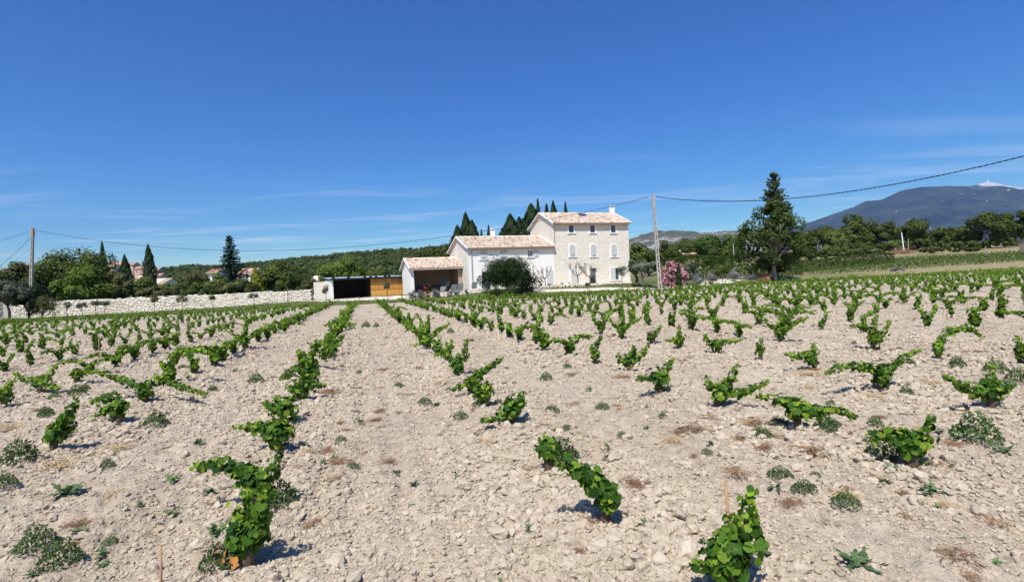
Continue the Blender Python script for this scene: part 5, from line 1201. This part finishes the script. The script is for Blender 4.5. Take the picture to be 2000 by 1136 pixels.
for i in range(5):
    r = np.random.default_rng(40 + i); V, Fq, t = blades(r, 15, .10, .014, .1, 1.0, 6, .45); me = big_mesh('leaves', V, Fq, t); me.materials.append(weedM); WA.append(me)
    n_ = 420; th = r.uniform(0, 6.28, n_); q = r.uniform(0, 1, n_) ** .5; C = np.stack([.11 * q * np.cos(th), .11 * q * np.sin(th), .012 + .085 * (1 - q ** 2) * r.uniform(.2, 1.1, n_)], -1); V, Fq = rhombs(C, np.array([0, 0, 1.]) + r.normal(0, .7, (n_, 3)), .026 * r.uniform(.6, 1.3, n_), r, .4); me = big_mesh('leaves', V, Fq, r.uniform(0, 1, n_)); me.materials.append(weedDarkM); WB.append(me)
    m_ = MB()
    for k in range(70):
        c = np.array([r.normal(0, .05), r.normal(0, .035), abs(r.normal(.008, .012)) + .004]); d = np.array([r.normal(0, .045), r.normal(0, .04), r.normal(0, .012)]); m_.tube([c - d, c + r.normal(0, .008, 3), c + d], [.0016, .0022, .0012], 3, False)
    me = m_.mesh('stalks'); me.materials.append(dryM); WD.append(me); me2 = me.copy(); me2.materials.clear(); me2.materials.append(strawM); WS.append(me2)
WK = {'a': (WA, 'thistle_weed', 'leaves', .20), 'b': (WB, 'bushy_weed', 'leaves', .27), 'd': (WD, 'dry_weed', 'stalks', .25), 's': (WS, 'straw_tuft', 'stalks', .20)}
WL = {'a': ('small grey-green thistle rosette on the bare clods', 'small thistle weeds on the soil'), 'b': ('low dark bushy weed between the vines', 'bushy weeds in the vineyard'), 'd': ('brown dried weed lying on the soil', 'dry brown weeds on the soil'), 's': ('pale straw-coloured dry tuft on the soil', 'dry straw tufts on the soil')}
WPX = [(1905, 862, 82, 'b'), (1960, 882, 36, 'a'), (1515, 962, 46, 'a'), (1497, 1085, 48, 'a'), (1375, 1060, 42, 'a'), (1262, 1030, 48, 'a'), (1290, 1015, 30, 'a'), (1036, 1028, 34, 'a'), (1187, 880, 30, 'a'), (1188, 900, 34, 'a'), (1505, 902, 44, 'a'), (1672, 1122, 78, 'a'), (1720, 1118, 40, 'a'), (1945, 1112, 26, 'a'), (1820, 970, 48, 'a'), (1832, 1005, 22, 'a'), (1612, 850, 50, 'b'), (1390, 876, 26, 'a'), (1262, 848, 24, 'a'), (1067, 744, 32, 'b'), (1150, 762, 28, 'a'), (1298, 815, 22, 'a'), (1710, 828, 32, 'b'), (1728, 905, 70, 'b'),
 (40, 910, 60, 'b'), (132, 960, 62, 'a'), (8, 955, 40, 'b'), (72, 1060, 64, 'b'), (118, 1090, 72, 'b'), (200, 1070, 38, 'a'), (60, 1112, 30, 'a'), (335, 932, 36, 'a'), (412, 964, 34, 'a'), (275, 982, 22, 'a'), (425, 1048, 62, 'a'), (425, 1118, 72, 'b'), (210, 910, 26, 'b'), (225, 962, 34, 's'), (386, 868, 30, 'a'), (305, 832, 46, 'b'), (500, 748, 34, 'b'), (774, 915, 28, 'a'), (810, 948, 30, 'a'), (774, 945, 18, 'a'), (890, 926, 32, 'a'), (804, 984, 20, 'a'), (702, 820, 28, 'a'), (710, 770, 20, 'a'), (629, 902, 24, 'a'), (597, 878, 26, 'a'), (658, 862, 18, 'a'), (546, 985, 78, 'b'), (1100, 910, 80, 'b'), (1480, 848, 20, 'a'), (975, 1060, 16, 'a'), (975, 1125, 30, 'a'), (1030, 1030, 18, 'a'), (565, 740, 40, 'b'), (640, 700, 40, 'b'), (1215, 985, 26, 'a'), (1410, 968, 18, 'a'), (90, 812, 26, 'b'), (415, 765, 20, 'b'), (715, 640, 22, 'b'), (735, 640, 16, 'b'), (880, 650, 18, 'b'), (20, 835, 30, 's'), (150, 770, 30, 'b'), (1945, 735, 40, 'b'), (1870, 725, 30, 'b'), (1990, 750, 40, 'b'), (1770, 770, 26, 'b'),
 (1357, 850, 56, 'd'), (1585, 890, 72, 'd'), (1245, 950, 62, 'd'), (1440, 935, 56, 'd'), (1545, 988, 52, 'd'), (1875, 1100, 64, 'd'), (1216, 742, 36, 'd'), (657, 900, 36, 'd'), (586, 912, 32, 'd'), (636, 878, 40, 'd'), (1032, 918, 44, 'd'), (1152, 1026, 50, 'd'), (612, 1010, 46, 'd'), (822, 718, 30, 'd'), (862, 752, 30, 's'), (642, 770, 44, 'd'), (1812, 748, 34, 's'), (110, 915, 50, 's'), (1655, 980, 34, 's'), (1625, 1030, 30, 'd'), (905, 950, 30, 'd'), (700, 830, 34, 'd'), (1130, 1075, 30, 'd'), (750, 720, 26, 'd'), (655, 935, 36, 'd'), (1580, 735, 36, 's'), (1700, 770, 30, 's'), (1330, 705, 30, 'd'), (1740, 840, 40, 'd'), (560, 868, 30, 'd'), (1830, 930, 36, 'd'), (230, 880, 36, 's')]
for i, (px, py, w, kd) in enumerate(WPX):
    ms, nm, part, wid = WK[kd]; g = gnd(px, py); s = (w / FPX * math.hypot(g[0], g[1])) / wid; e = empty(nm, (g[0], g[1], soil_z(g[0], g[1]) - .005), float(rng.uniform(0, 6))); e.scale = (s, s, s * (1.5 if kd == 'b' else 1.0)); lb, gp = WL[kd]
    if kd == 'b' and w > 70: lb, gp = {1905: ('big isolated dark weed clump on bare clods', gp), 118: ('spreading dark weed mat with a white shell beside it', gp), 546: ('dark feathery weed behind the tall column vine', gp), 1100: ('grey-green weed smothering a short vine', gp), 425: ('loose green weed at the foot of the column vine', gp)}.get(px, (lb, gp))
    dn = np.hypot(NPX[:, 0] - g[0], NPX[:, 1] - g[1]); jn = int(np.argmin(dn))
    if dn[jn] < 1.1 and w <= 70: lb = {'a': 'thistle rosette near the ', 'b': 'bushy weed near the ', 'd': 'brown dry weed near the ', 's': 'straw tuft near the '}[kd] + ' '.join(NLAB[jn].split()[:11])
    tag(e, lb, 'weed', gp); link(part, ms[i % 5], e)
r = np.random.default_rng(77); n_ = 800; la = r.uniform(rad(-50), rad(50), n_); lr = np.exp(r.uniform(math.log(3.5), math.log(60), n_)); xs, ys = lr * np.sin(la), lr * np.cos(la); f = (fbm(xs * .3, ys * .3, 3, 8) > -.05) & (ys < edge(xs) - .8); xs, ys = xs[f], ys[f]; zs = soil_h(xs, ys, False) + terr(xs, ys) - .004
o = scatter('stray_weeds', np.stack([xs, ys, zs], -1), np.stack([0 * xs, 0 * xs, r.uniform(0, 6, len(xs))], -1), r.uniform(.25, .85, len(xs)) * (1 + .02 * np.hypot(xs, ys)), [bpy.data.objects.new('weed', q) for q in WA[:3] + WB[:3] + WD + WS[:2]]); tag(o, 'scattered small weeds and dry stalks over the whole plot', 'weeds', kind='stuff')

# ------------------------------------------------------------------ utility poles and cables
def pole(px_t, py_t, px_b, py_b, dist, w, label, cap=False):
    T_ = at(px_t, py_t, dist); B_ = at(px_b, py_b, dist); g = float(terr(B_[0], dist)); B_[2] = g; h = T_[2] - g; dx = T_[0] - B_[0]
    root = empty('utility_pole', (B_[0], dist, g)); tag(root, label, 'utility pole'); sx = dx / h
    for s in (-1, 1):
        f = MB(); n = 10
        for i in range(n):
            z0, z1 = -.3 + (h + .3) * i / n, -.3 + (h + .3) * (i + 1) / n
            w0, w1 = (w * (1 - .45 * z / h) for z in (z0, z1)); t = .30
            a0, a1 = (s * w0 / 2 + sx * z0, s * (w0 / 2 - w0 * t) + sx * z0), (s * w1 / 2 + sx * z1, s * (w1 / 2 - w1 * t) + sx * z1)
            for y0 in (-w * .30, w * .30): f.quad((a0[0], y0, z0), (a0[1], y0, z0), (a1[1], y0, z1), (a1[0], y0, z1))
            for q in (0, 1): f.quad((a0[q], -w * .30, z0), (a0[q], w * .30, z0), (a1[q], w * .30, z1), (a1[q], -w * .30, z1))
        f.quad((a1[0], -w * .3, h), (a1[1], -w * .3, h), (a1[1], w * .3, h), (a1[0], w * .3, h)); f.build('flange', concM, root)
    web = MB(); n = 14
    for i in range(n):
        z = h * (i + .3) / n; ww = w * (1 - .45 * z / h); MB().box(sx * z - ww * .2 + .001, sx * z + ww * .2 - .001, -w * .26, w * .26, z, z + .14).build('rung', concM, root)
    z = h * .86; web.box(sx * z - w * .17, sx * z + w * .17, -w * .2, w * .2, z, h); web.build('head', concM, root)
    if cap: ww = w * .58; MB().box(dx - ww / 2, dx + ww / 2, -w * .32, w * .32, h - .9, h + .03).build('cap', rustM, root)
    MB().box(dx - .3, dx + .3, -.02, .02, h - .35, h - .31).build('bracket', metalM, root); MB().tube([(dx + .3, 0, h - .33), (dx + .3, 0, h - .22)], .04, 6).build('insulator', trimM, root); MB().tube([(dx - .3, 0, h - .33), (dx - .3, 0, h - .22)], .04, 6).build('insulator', trimM, root)
    return np.array([T_[0], dist, T_[2] - .28])
pl = pole(64, 446, 58, 600, 75, .46, 'grey concrete ladder pole with rusty top beyond the wall', True)
pr_ = pole(1275, 380, 1289, 556, 56, .40, 'pale concrete pole leaning beside the oleander')
def cable(name, A, B, sag, label, rad_=.03, n=60, twist=0):
    A, B = np.array(A, float), np.array(B, float); t = np.linspace(0, 1, n)[:, None]; P = A + (B - A) * t; P[:, 2] -= (4 * sag * t * (1 - t))[:, 0]; root = empty(name, A); tag(root, label, 'cable'); P = P - A
    if twist:
        L = np.linalg.norm(B - A); d = unit(B - A); s = unit(np.cross(d, [0, 0, 1.])); u2 = np.cross(s, d)
        for k in (0, 1):
            ph = 2 * math.pi * L / twist * t[:, 0] + k * math.pi; Q = P + rad_ * .95 * (np.cos(ph)[:, None] * s + np.sin(ph)[:, None] * u2); MB().tube(Q, rad_, 5).build('strand', cableM, root)
    else: MB().tube(P, rad_, 5).build('strand', cableM, root)
m1 = at(600, 487, 63)
def sag_for(A, B, px, py):
    best = (1e9, 0)
    for s in np.linspace(0, 6, 121):
        for t in np.linspace(.02, .98, 97):
            P = A + (B - A) * t; P = P - np.array([0, 0, 4 * s * t * (1 - t)]); v = P - CAMP; z = v @ _F; x, y = 1000 + FPX * (v @ _R) / z, 568 - FPX * (v @ _U) / z
            e = abs(x - px) * 3 + abs(y - py)
            if e < best[0]: best = (e, s)
    return best[1]
A_, B_ = pl + np.array([.3, 0, .05]), pr_ + np.array([-.3, 0, .05])
cable('power_cable', A_, B_, sag_for(A_, B_, 600, 487), 'long black cable sagging in front of the houses between both poles', .022, 90)
Aq = pr_ + np.array([.3, 0, .05]); Bq = at(2300, 222, 26.0)
cable('power_cable', Aq, Bq, sag_for(Aq, Bq, 1500, 391), 'twisted black cable rising from the leaning pole past the big tree', .020, 700, .62)
cable('power_cable', pl + np.array([-.3, 0, 0]), at(-120, 497, 75), .3, 'upper thin cable leaving the ladder pole away from the houses', .02, 30)
cable('power_cable', pl + np.array([-.3, 0, -.9]), at(-120, 602, 40), .5, 'lower cable dropping steeply from the ladder pole', .02, 30)
# small posts in the background
for px0, py0, px1, py1, d, w, mt, lb in ((1432, 476, 1434, 494, 120, .2, concM, 'small pale post beside the light green pines'), (1604, 478, 1605, 502, 160, .26, paleBarkM, 'thin wooden post at the left end of the wood'), (1761, 455, 1766, 488, 172, .34, trimM, 'leaning white post above the brush heap'), (1774, 467, 1774, 491, 172, .28, paleBarkM, 'double wooden post right of the leaning white one'), (610, 562, 611, 588, 75, .16, barkM, 'dark gate post at the end of the dry-stone wall')):
    T_, B2 = at(px0, py0, d), at(px1, py1, d); g = min(B2[2], float(terr(B2[0], d))); root = empty('post', (B2[0], d, g)); tag(root, lb, 'post'); MB().tube([(0, 0, -.3), (T_[0] - B2[0], 0, T_[2] - g)], [w * .6, w * .45], 7).build('shaft', mt, root)
    MB().tube([(T_[0] - B2[0], 0, T_[2] - g), (T_[0] - B2[0], 0, T_[2] - g + .08)], [w * .55, w * .3], 7).build('cap', mt, root)

# ------------------------------------------------------------------ far houses
def far_house(label, px0, px1, yeave, ybase, dist, depth, rise, wallm, tilem=None, rz=0.0, wins=(), name='village_house', dcol=None, drop=6):
    A = at(px0, yeave, dist); B = at(px1, yeave, dist); zb = at((px0 + px1) / 2, ybase, dist)[2]; ze = (A[2] + B[2]) / 2; L = B[0] - A[0]; root = empty(name, (A[0], dist, zb), rz); tag(root, label, 'house'); h = ze - zb
    w = MB(); holes = [(a * L, b * L, c * h, d * h) for a, b, c, d in wins]; holes_wall(w, 0, L, -drop, h, holes, 0, .25)
    for X in (0, L): w.quad((X, depth, -drop), (X, 0, -drop), (X, 0, h), (X, depth / 2, h + rise), (X, depth, h))
    w.quad((L, depth, -drop), (0, depth, -drop), (0, depth, h), (L, depth, h)); w.build('wall', wallm, root)
    rf = MB(); o = .5; ks = rise / (depth / 2); rs = np.random.default_rng(int(px0) + 1000); n = max(3, int(L / .5)); y0, z0 = -o, h - ks * o
    for c in range(n):
        xa, xb = -.3 + (L + .6) * c / n, -.3 + (L + .6) * (c + 1) / n; xm_ = (xa + xb) / 2
        rf.tint = float(np.clip(rs.normal(.5, .25), 0, 1))
        for p, q, zp, zq in ((xa, xm_, 0, .14), (xm_, xb, .14, 0)):
            rf.quad((p, y0, z0 + zp), (q, y0, z0 + zq), (q, depth / 2, h + rise + zq), (p, depth / 2, h + rise + zp)); rf.quad((p, depth / 2, h + rise + zp), (q, depth / 2, h + rise + zq), (q, depth + o, z0 + zq), (p, depth + o, z0 + zp))
    rfo = rf.build('roof', tilem or oldTileM, root, tint=True)
    ev = MB(); ev.box(-.3, L + .3, y0, y0 + .15, z0 - .2, z0 - .005); ev.build('eaves', corniceM, rfo)
    for a, b, c, d in holes:
        f = MB(); f.quad((a, .24, c), (b, .24, c), (b, .24, d), (a, .24, d)); wn = f.build('window', solarM, root); s = MB(); s.box(a - .1, b + .1, -.1, -.005, c - .15, c - .01); s.build('sill', trimM, wn)
    return root
vst = plain('village_stone', (.42, .33, .25), (.56, .45, .35), .6); vpk = plain('village_pink', (.55, .36, .27), (.62, .42, .32), .6); vgr = plain('village_grey', (.27, .24, .21), (.36, .32, .28), .6)
WN = ((.15, .25, .35, .6), (.45, .55, .35, .6), (.72, .82, .35, .6))
D = 420
far_house('long village house below the church tower with three windows', 217, 237, 516, 536, D, 9, 2.2, vst, wins=WN)
far_house('stone church nave with flat tiled roof in the village', 208, 222, 520, 534, D - 8, 8, 2.0, plain('village_cream', (.60, .50, .40), (.68, .58, .47), .6), wins=((.4, .6, .4, .65),))
far_house('grey stone village house behind the pointed cypress', 246, 260, 517, 538, D + 4, 9, 2.0, vst, wins=((.2, .4, .2, .4), (.6, .8, .2, .4)))
far_house('pink village house with low roof', 262, 282, 524, 538, D - 4, 8, 1.8, vpk, wins=((.2, .3, .4, .7), (.6, .7, .4, .7)))
far_house('small dark-walled village house with red roof', 266, 277, 520, 530, D + 12, 7, 1.6, vgr)
far_house('grey village house right of the tall cypress', 296, 308, 528, 537, D, 8, 2.0, vgr, wins=((.3, .5, .3, .6),))
far_house('low white village house at the edge of the village', 297, 313, 538, 546, D - 20, 8, 1.6, vpk, wins=((.2, .35, .3, .7), (.6, .75, .3, .7)))
far_house('white village cottage between the cypresses', 270, 286, 534, 542, D - 15, 7, 1.5, plasterM, wins=((.3, .5, .3, .7),))
far_house('long orange-tiled roof of a house just behind the scrub', 284, 318, 553, 566, 135, 7, 1.2, creamM, tileM, wins=((.4, .5, .2, .6),))
far_house('tiled cottage partly hidden by thicket below the cypress', 263, 284, 546, 556, 170, 8, 1.6, vpk, wins=((.3, .5, .3, .6),))
far_house('pink-roofed bungalow behind the blue spruce', 462, 492, 534, 548, 150, 8, 1.5, plasterM, wins=((.15, .3, .2, .7), (.6, .75, .2, .7)))
far_house('tiled roof left of the blue spruce', 405, 424, 531, 545, 155, 8, 1.2, plasterM)
far_house('tiny orange roof in the trees beside the garage', 608, 622, 546, 556, 160, 7, 1.2, plasterM, tileM)
far_house('low tiled farmhouse far behind the concrete pole', 28, 46, 520, 532, 300, 9, 1.6, vst, wins=((.3, .45, .3, .7),))
far_house('pale farmhouse at the far end beyond the scrub', -6, 9, 529, 540, 300, 9, 1.6, plasterM)
far_house('small house with an orange roof between hedge and pines', 1334, 1358, 494, 504, 170, 7, 1.3, plain('ochre_wall', (.55, .36, .20), (.62, .42, .25), 1), tileM, wins=((.5, .7, .2, .7),), drop=3)
far_house('beige farm building at the edge of the wood', 2028, 2090, 466, 497, 130, 5, 1.2, warmM, oldTileM, wins=((.5, .6, .4, .7),), drop=3)
# church tower with wrought-iron bell cage
T0 = at(216, 512, D + 2); zt = T0[2]; ct = empty('church_tower', (T0[0], D + 2, zt - 8)); tag(ct, 'square church tower topped with an open iron bell cage', 'tower')
tw = 2.1
MB().box(-tw, tw, 0, 2 * tw, -8, 8).build('shaft', vst, ct); MB().box(-tw * 1.25, tw * 1.25, -tw * .25, tw * 2.25, 8.002, 8.7).build('parapet', vgr, ct)
cg = MB()
for k in range(8):
    th = k * math.pi / 4; pts = [(tw * .8 * math.cos(th) * f, tw + tw * .8 * math.sin(th) * f, 8.7 + z) for f, z in ((1, 0), (1, 2.2), (.7, 3.8), (.25, 5.0), (.05, 6.6))]; cg.tube(pts, .16, 4)
cg.build('bell_cage', blackM, ct); MB().tube([(0, tw, 9.6), (0, tw, 10.2), (0, tw, 10.8)], [.8, .6, .2], 8).build('bell', rustM, ct); MB().tube([(0, tw, 15.0), (0, tw, 18.0)], [.12, .05], 4).build('finial', blackM, ct)

# ------------------------------------------------------------------ hills
def hill_mat(name, stops, sc, rock=None, rock_pos=(.6, .68), rsc=.004, top=None):
    mt, t = new_mat(name); p = position(t); n = noise(t, sc, 6, .65, p); c = ramp(t, n, stops)
    if rock:
        mpn = NN(t, 'ShaderNodeMapping'); mpn.inputs['Scale'].default_value = (1, 1, 2.2); t.links.new(p, mpn.inputs[0]); n2 = noise(t, rsc, 8, .68, mpn.outputs[0], .4); f = n2
        if top:
            sx = NN(t, 'ShaderNodeSeparateXYZ'); t.links.new(p, sx.inputs[0]); mr = NN(t, 'ShaderNodeMapRange', interpolation_type='SMOOTHSTEP'); mr.inputs[1].default_value, mr.inputs[2].default_value = top[2], top[3]; t.links.new(sx.outputs[0], mr.inputs[0])
            f = mth(t, 'ADD', n2, mth(t, 'MULTIPLY', mth(t, 'MULTIPLY', mth(t, 'SUBTRACT', sx.outputs[2], top[0]), top[1], True), mr.outputs[0]))
        fr = NN(t, 'ShaderNodeMapRange'); fr.inputs[1].default_value, fr.inputs[2].default_value = rock_pos; t.links.new(f, fr.inputs[0]); c = mixrgb(t, fr.outputs[0], c, rock)
    finish(t, c, 1.0, .05, n, 1.0, .25 / sc); return mt
def ridge(name, label, prof, dist, depth, foot, mat, amp, nsc, ns=260, nd=60, seed=0, back=1.0, jag=1.0):
    px = np.array([p[0] for p in prof], float); py = np.array([p[1] for p in prof], float); xs = np.linspace(px[0], px[-1], ns); ys = np.interp(xs, px, py); P = np.array([at(x, y, dist) for x, y in zip(xs, ys)]); X = P[:, 0]; Zr = P[:, 2]
    tt = np.linspace(-1, back, nd); XX = np.repeat(X[None], nd, 0) * (1 + tt[:, None] * depth / dist * .5); YY = dist + tt[:, None] * depth + 0 * XX; k = np.clip(1 - np.abs(tt), 0, 1)[:, None] ** .85; ZZ = foot + (Zr[None] - foot) * k
    nz = fbm(XX / nsc, YY / nsc, 6, seed); rdg = .5 - np.abs(fbm(XX / nsc * 1.7 + 5, YY / nsc * .8, 4, seed + 5)); ZZ = ZZ + amp * (nz * .7 + rdg * .8 - .2) * np.sin(np.pi * np.clip(k, 0, 1)) + amp * .10 * jag * fbm(XX / nsc * 9, YY / nsc * 9, 3, seed + 9) * k
    idx = np.arange(ns * nd).reshape(nd, ns); Fq = np.stack([idx[:-1, :-1], idx[:-1, 1:], idx[1:, 1:], idx[1:, :-1]], -1).reshape(-1, 4)
    o = link(name, big_mesh(name, np.stack([XX, YY, ZZ], -1).reshape(-1, 3), Fq, smooth=True), None, mat); tag(o, label, 'hill', kind='structure'); return XX, YY, ZZ
ventM = hill_mat('mountain_forest', [(.32, (.006, .012, .013)), (.68, (.050, .060, .046))], .0022, (.46, .45, .45), (.645, .70), .0046, (1380, .0026, 9400, 10200))
ridge('mountain', 'high blue mountain with pale bare summit', [(1380, 500), (1480, 470), (1540, 448), (1585, 432), (1650, 409), (1665, 404), (1690, 392), (1722, 389), (1760, 371), (1800, 364), (1850, 362), (1895, 363), (1915, 357), (1930, 354), (1962, 361), (2000, 367), (2100, 380), (2300, 392), (2600, 430), (3000, 480)], 11500, 3800, 20, ventM, 210, 900, 420, 90, 3, jag=.35)
sp = at(1929, 356, 11500); rt = empty('summit_tower', (sp[0], 11500, sp[2] - 10)); tag(rt, 'tiny white transmitter tower on the mountain summit', 'tower'); MB().tube([(0, 0, 0), (0, 0, 35), (0, 0, 38), (0, 0, 70)], [16, 13, 5, 2], 8).build('shaft', trimM, rt); MB().box(-22, 22, -10, 10, -8, 12).build('base', trimM, rt)
rockM = hill_mat('rocky_ridge', [(.3, (.045, .055, .035)), (.7, (.11, .11, .075))], .012, (.31, .29, .28), (.50, .60), .007)
ridge('rocky_ridge', 'grey limestone ridge between house and pole', [(1120, 486), (1180, 476), (1232, 465), (1255, 456), (1280, 450), (1310, 449), (1350, 451), (1390, 454), (1425, 450), (1460, 449), (1520, 452), (1600, 462), (1700, 476)], 4200, 1300, 8, rockM, 80, 320, 300, 70, 6, jag=1.5)
farM = hill_mat('far_forest', [(.3, (.035, .05, .025)), (.7, (.09, .10, .055))], .02, (.40, .36, .30), (.66, .74), .012)
ridge('blue_hill', 'faint blue hill behind the village', [(230, 540), (270, 532), (310, 525), (335, 522), (360, 524), (400, 527), (460, 530), (560, 536)], 5200, 1200, 5, farM, 40, 350, 160, 40, 8)
XXa, YYa, ZZa = ridge('wooded_hill', 'long wooded hill rising behind the houses', [(280, 540), (340, 529), (380, 519), (430, 521), (480, 517), (530, 513), (575, 507), (600, 505), (640, 503), (690, 497), (730, 493), (770, 489), (820, 487), (870, 482), (950, 479), (1050, 478), (1150, 482), (1300, 494), (1400, 505)], 900, 420, 3, hill_mat('hill_forest', [(.3, (.025, .045, .012)), (.7, (.08, .105, .035))], .06, (.34, .29, .21), (.70, .76), .03), 14, 90, 320, 80, 12)
# tree crowns over the wooded hill
BL = []
for i in range(4):
    r = np.random.default_rng(300 + i); C, N, t, cc = crown_round(r, 1, .9, 9, 150, .5); C[:, 2] += .6; V, Fq = rhombs(C, N, .42 * r.uniform(.6, 1.2, 150), r, .8); me = big_mesh('far_crown', V, Fq, t); me.materials.append([oakM, pineM, oakM, scrubM][i]); BL.append(bpy.data.objects.new('far_crown', me))
r = np.random.default_rng(31); n_ = 5200; ii, jj = r.integers(2, 42, n_), r.integers(0, 320, n_); Pp = np.stack([XXa[ii, jj] + r.normal(0, 4, n_), YYa[ii, jj] + r.normal(0, 4, n_), ZZa[ii, jj] - .8], -1)
o = scatter('hillside_wood', Pp, np.stack([0 * r.random(n_), 0 * r.random(n_), r.uniform(0, 6, n_)], -1), r.uniform(2.0, 4.2, n_), BL); tag(o, 'continuous wood covering the hill behind the houses', 'wood', kind='stuff')
vh = ridge('village_hill', 'low hill that carries the village', [(120, 560), (170, 545), (205, 536), (260, 539), (300, 546), (340, 556), (400, 566)], 440, 90, 2, farM, 3, 40, 120, 40, 15)
r = np.random.default_rng(37); XXv, YYv, ZZv = vh; n_ = 260; ii, jj = r.integers(3, 19, n_), r.integers(0, 120, n_); Pp = np.stack([XXv[ii, jj], YYv[ii, jj], ZZv[ii, jj] - .5], -1)
o = scatter('village_greenery', Pp, np.stack([0 * r.random(n_), 0 * r.random(n_), r.uniform(0, 6, n_)], -1), r.uniform(1.2, 2.6, n_), BL); tag(o, 'mixed greenery on the slope below the village', 'greenery', kind='stuff')

# ------------------------------------------------------------------ haze
hz = MB().box(-15000, 15000, -1500, 15800, -6, 2150).build('haze', None); tag(hz, 'thin summer haze over the plain', 'haze', kind='stuff')
hm, t = new_mat('summer_haze'); pv = NN(t, 'ShaderNodeVolumePrincipled'); pv.inputs['Color'].default_value = (.34, .56, 1.0, 1); pv.inputs['Density'].default_value = 3.0e-5; pv.inputs['Anisotropy'].default_value = .1
ho = NN(t, 'ShaderNodeOutputMaterial'); t.links.new(pv.outputs[0], ho.inputs['Volume']); hz.data.materials.append(hm)
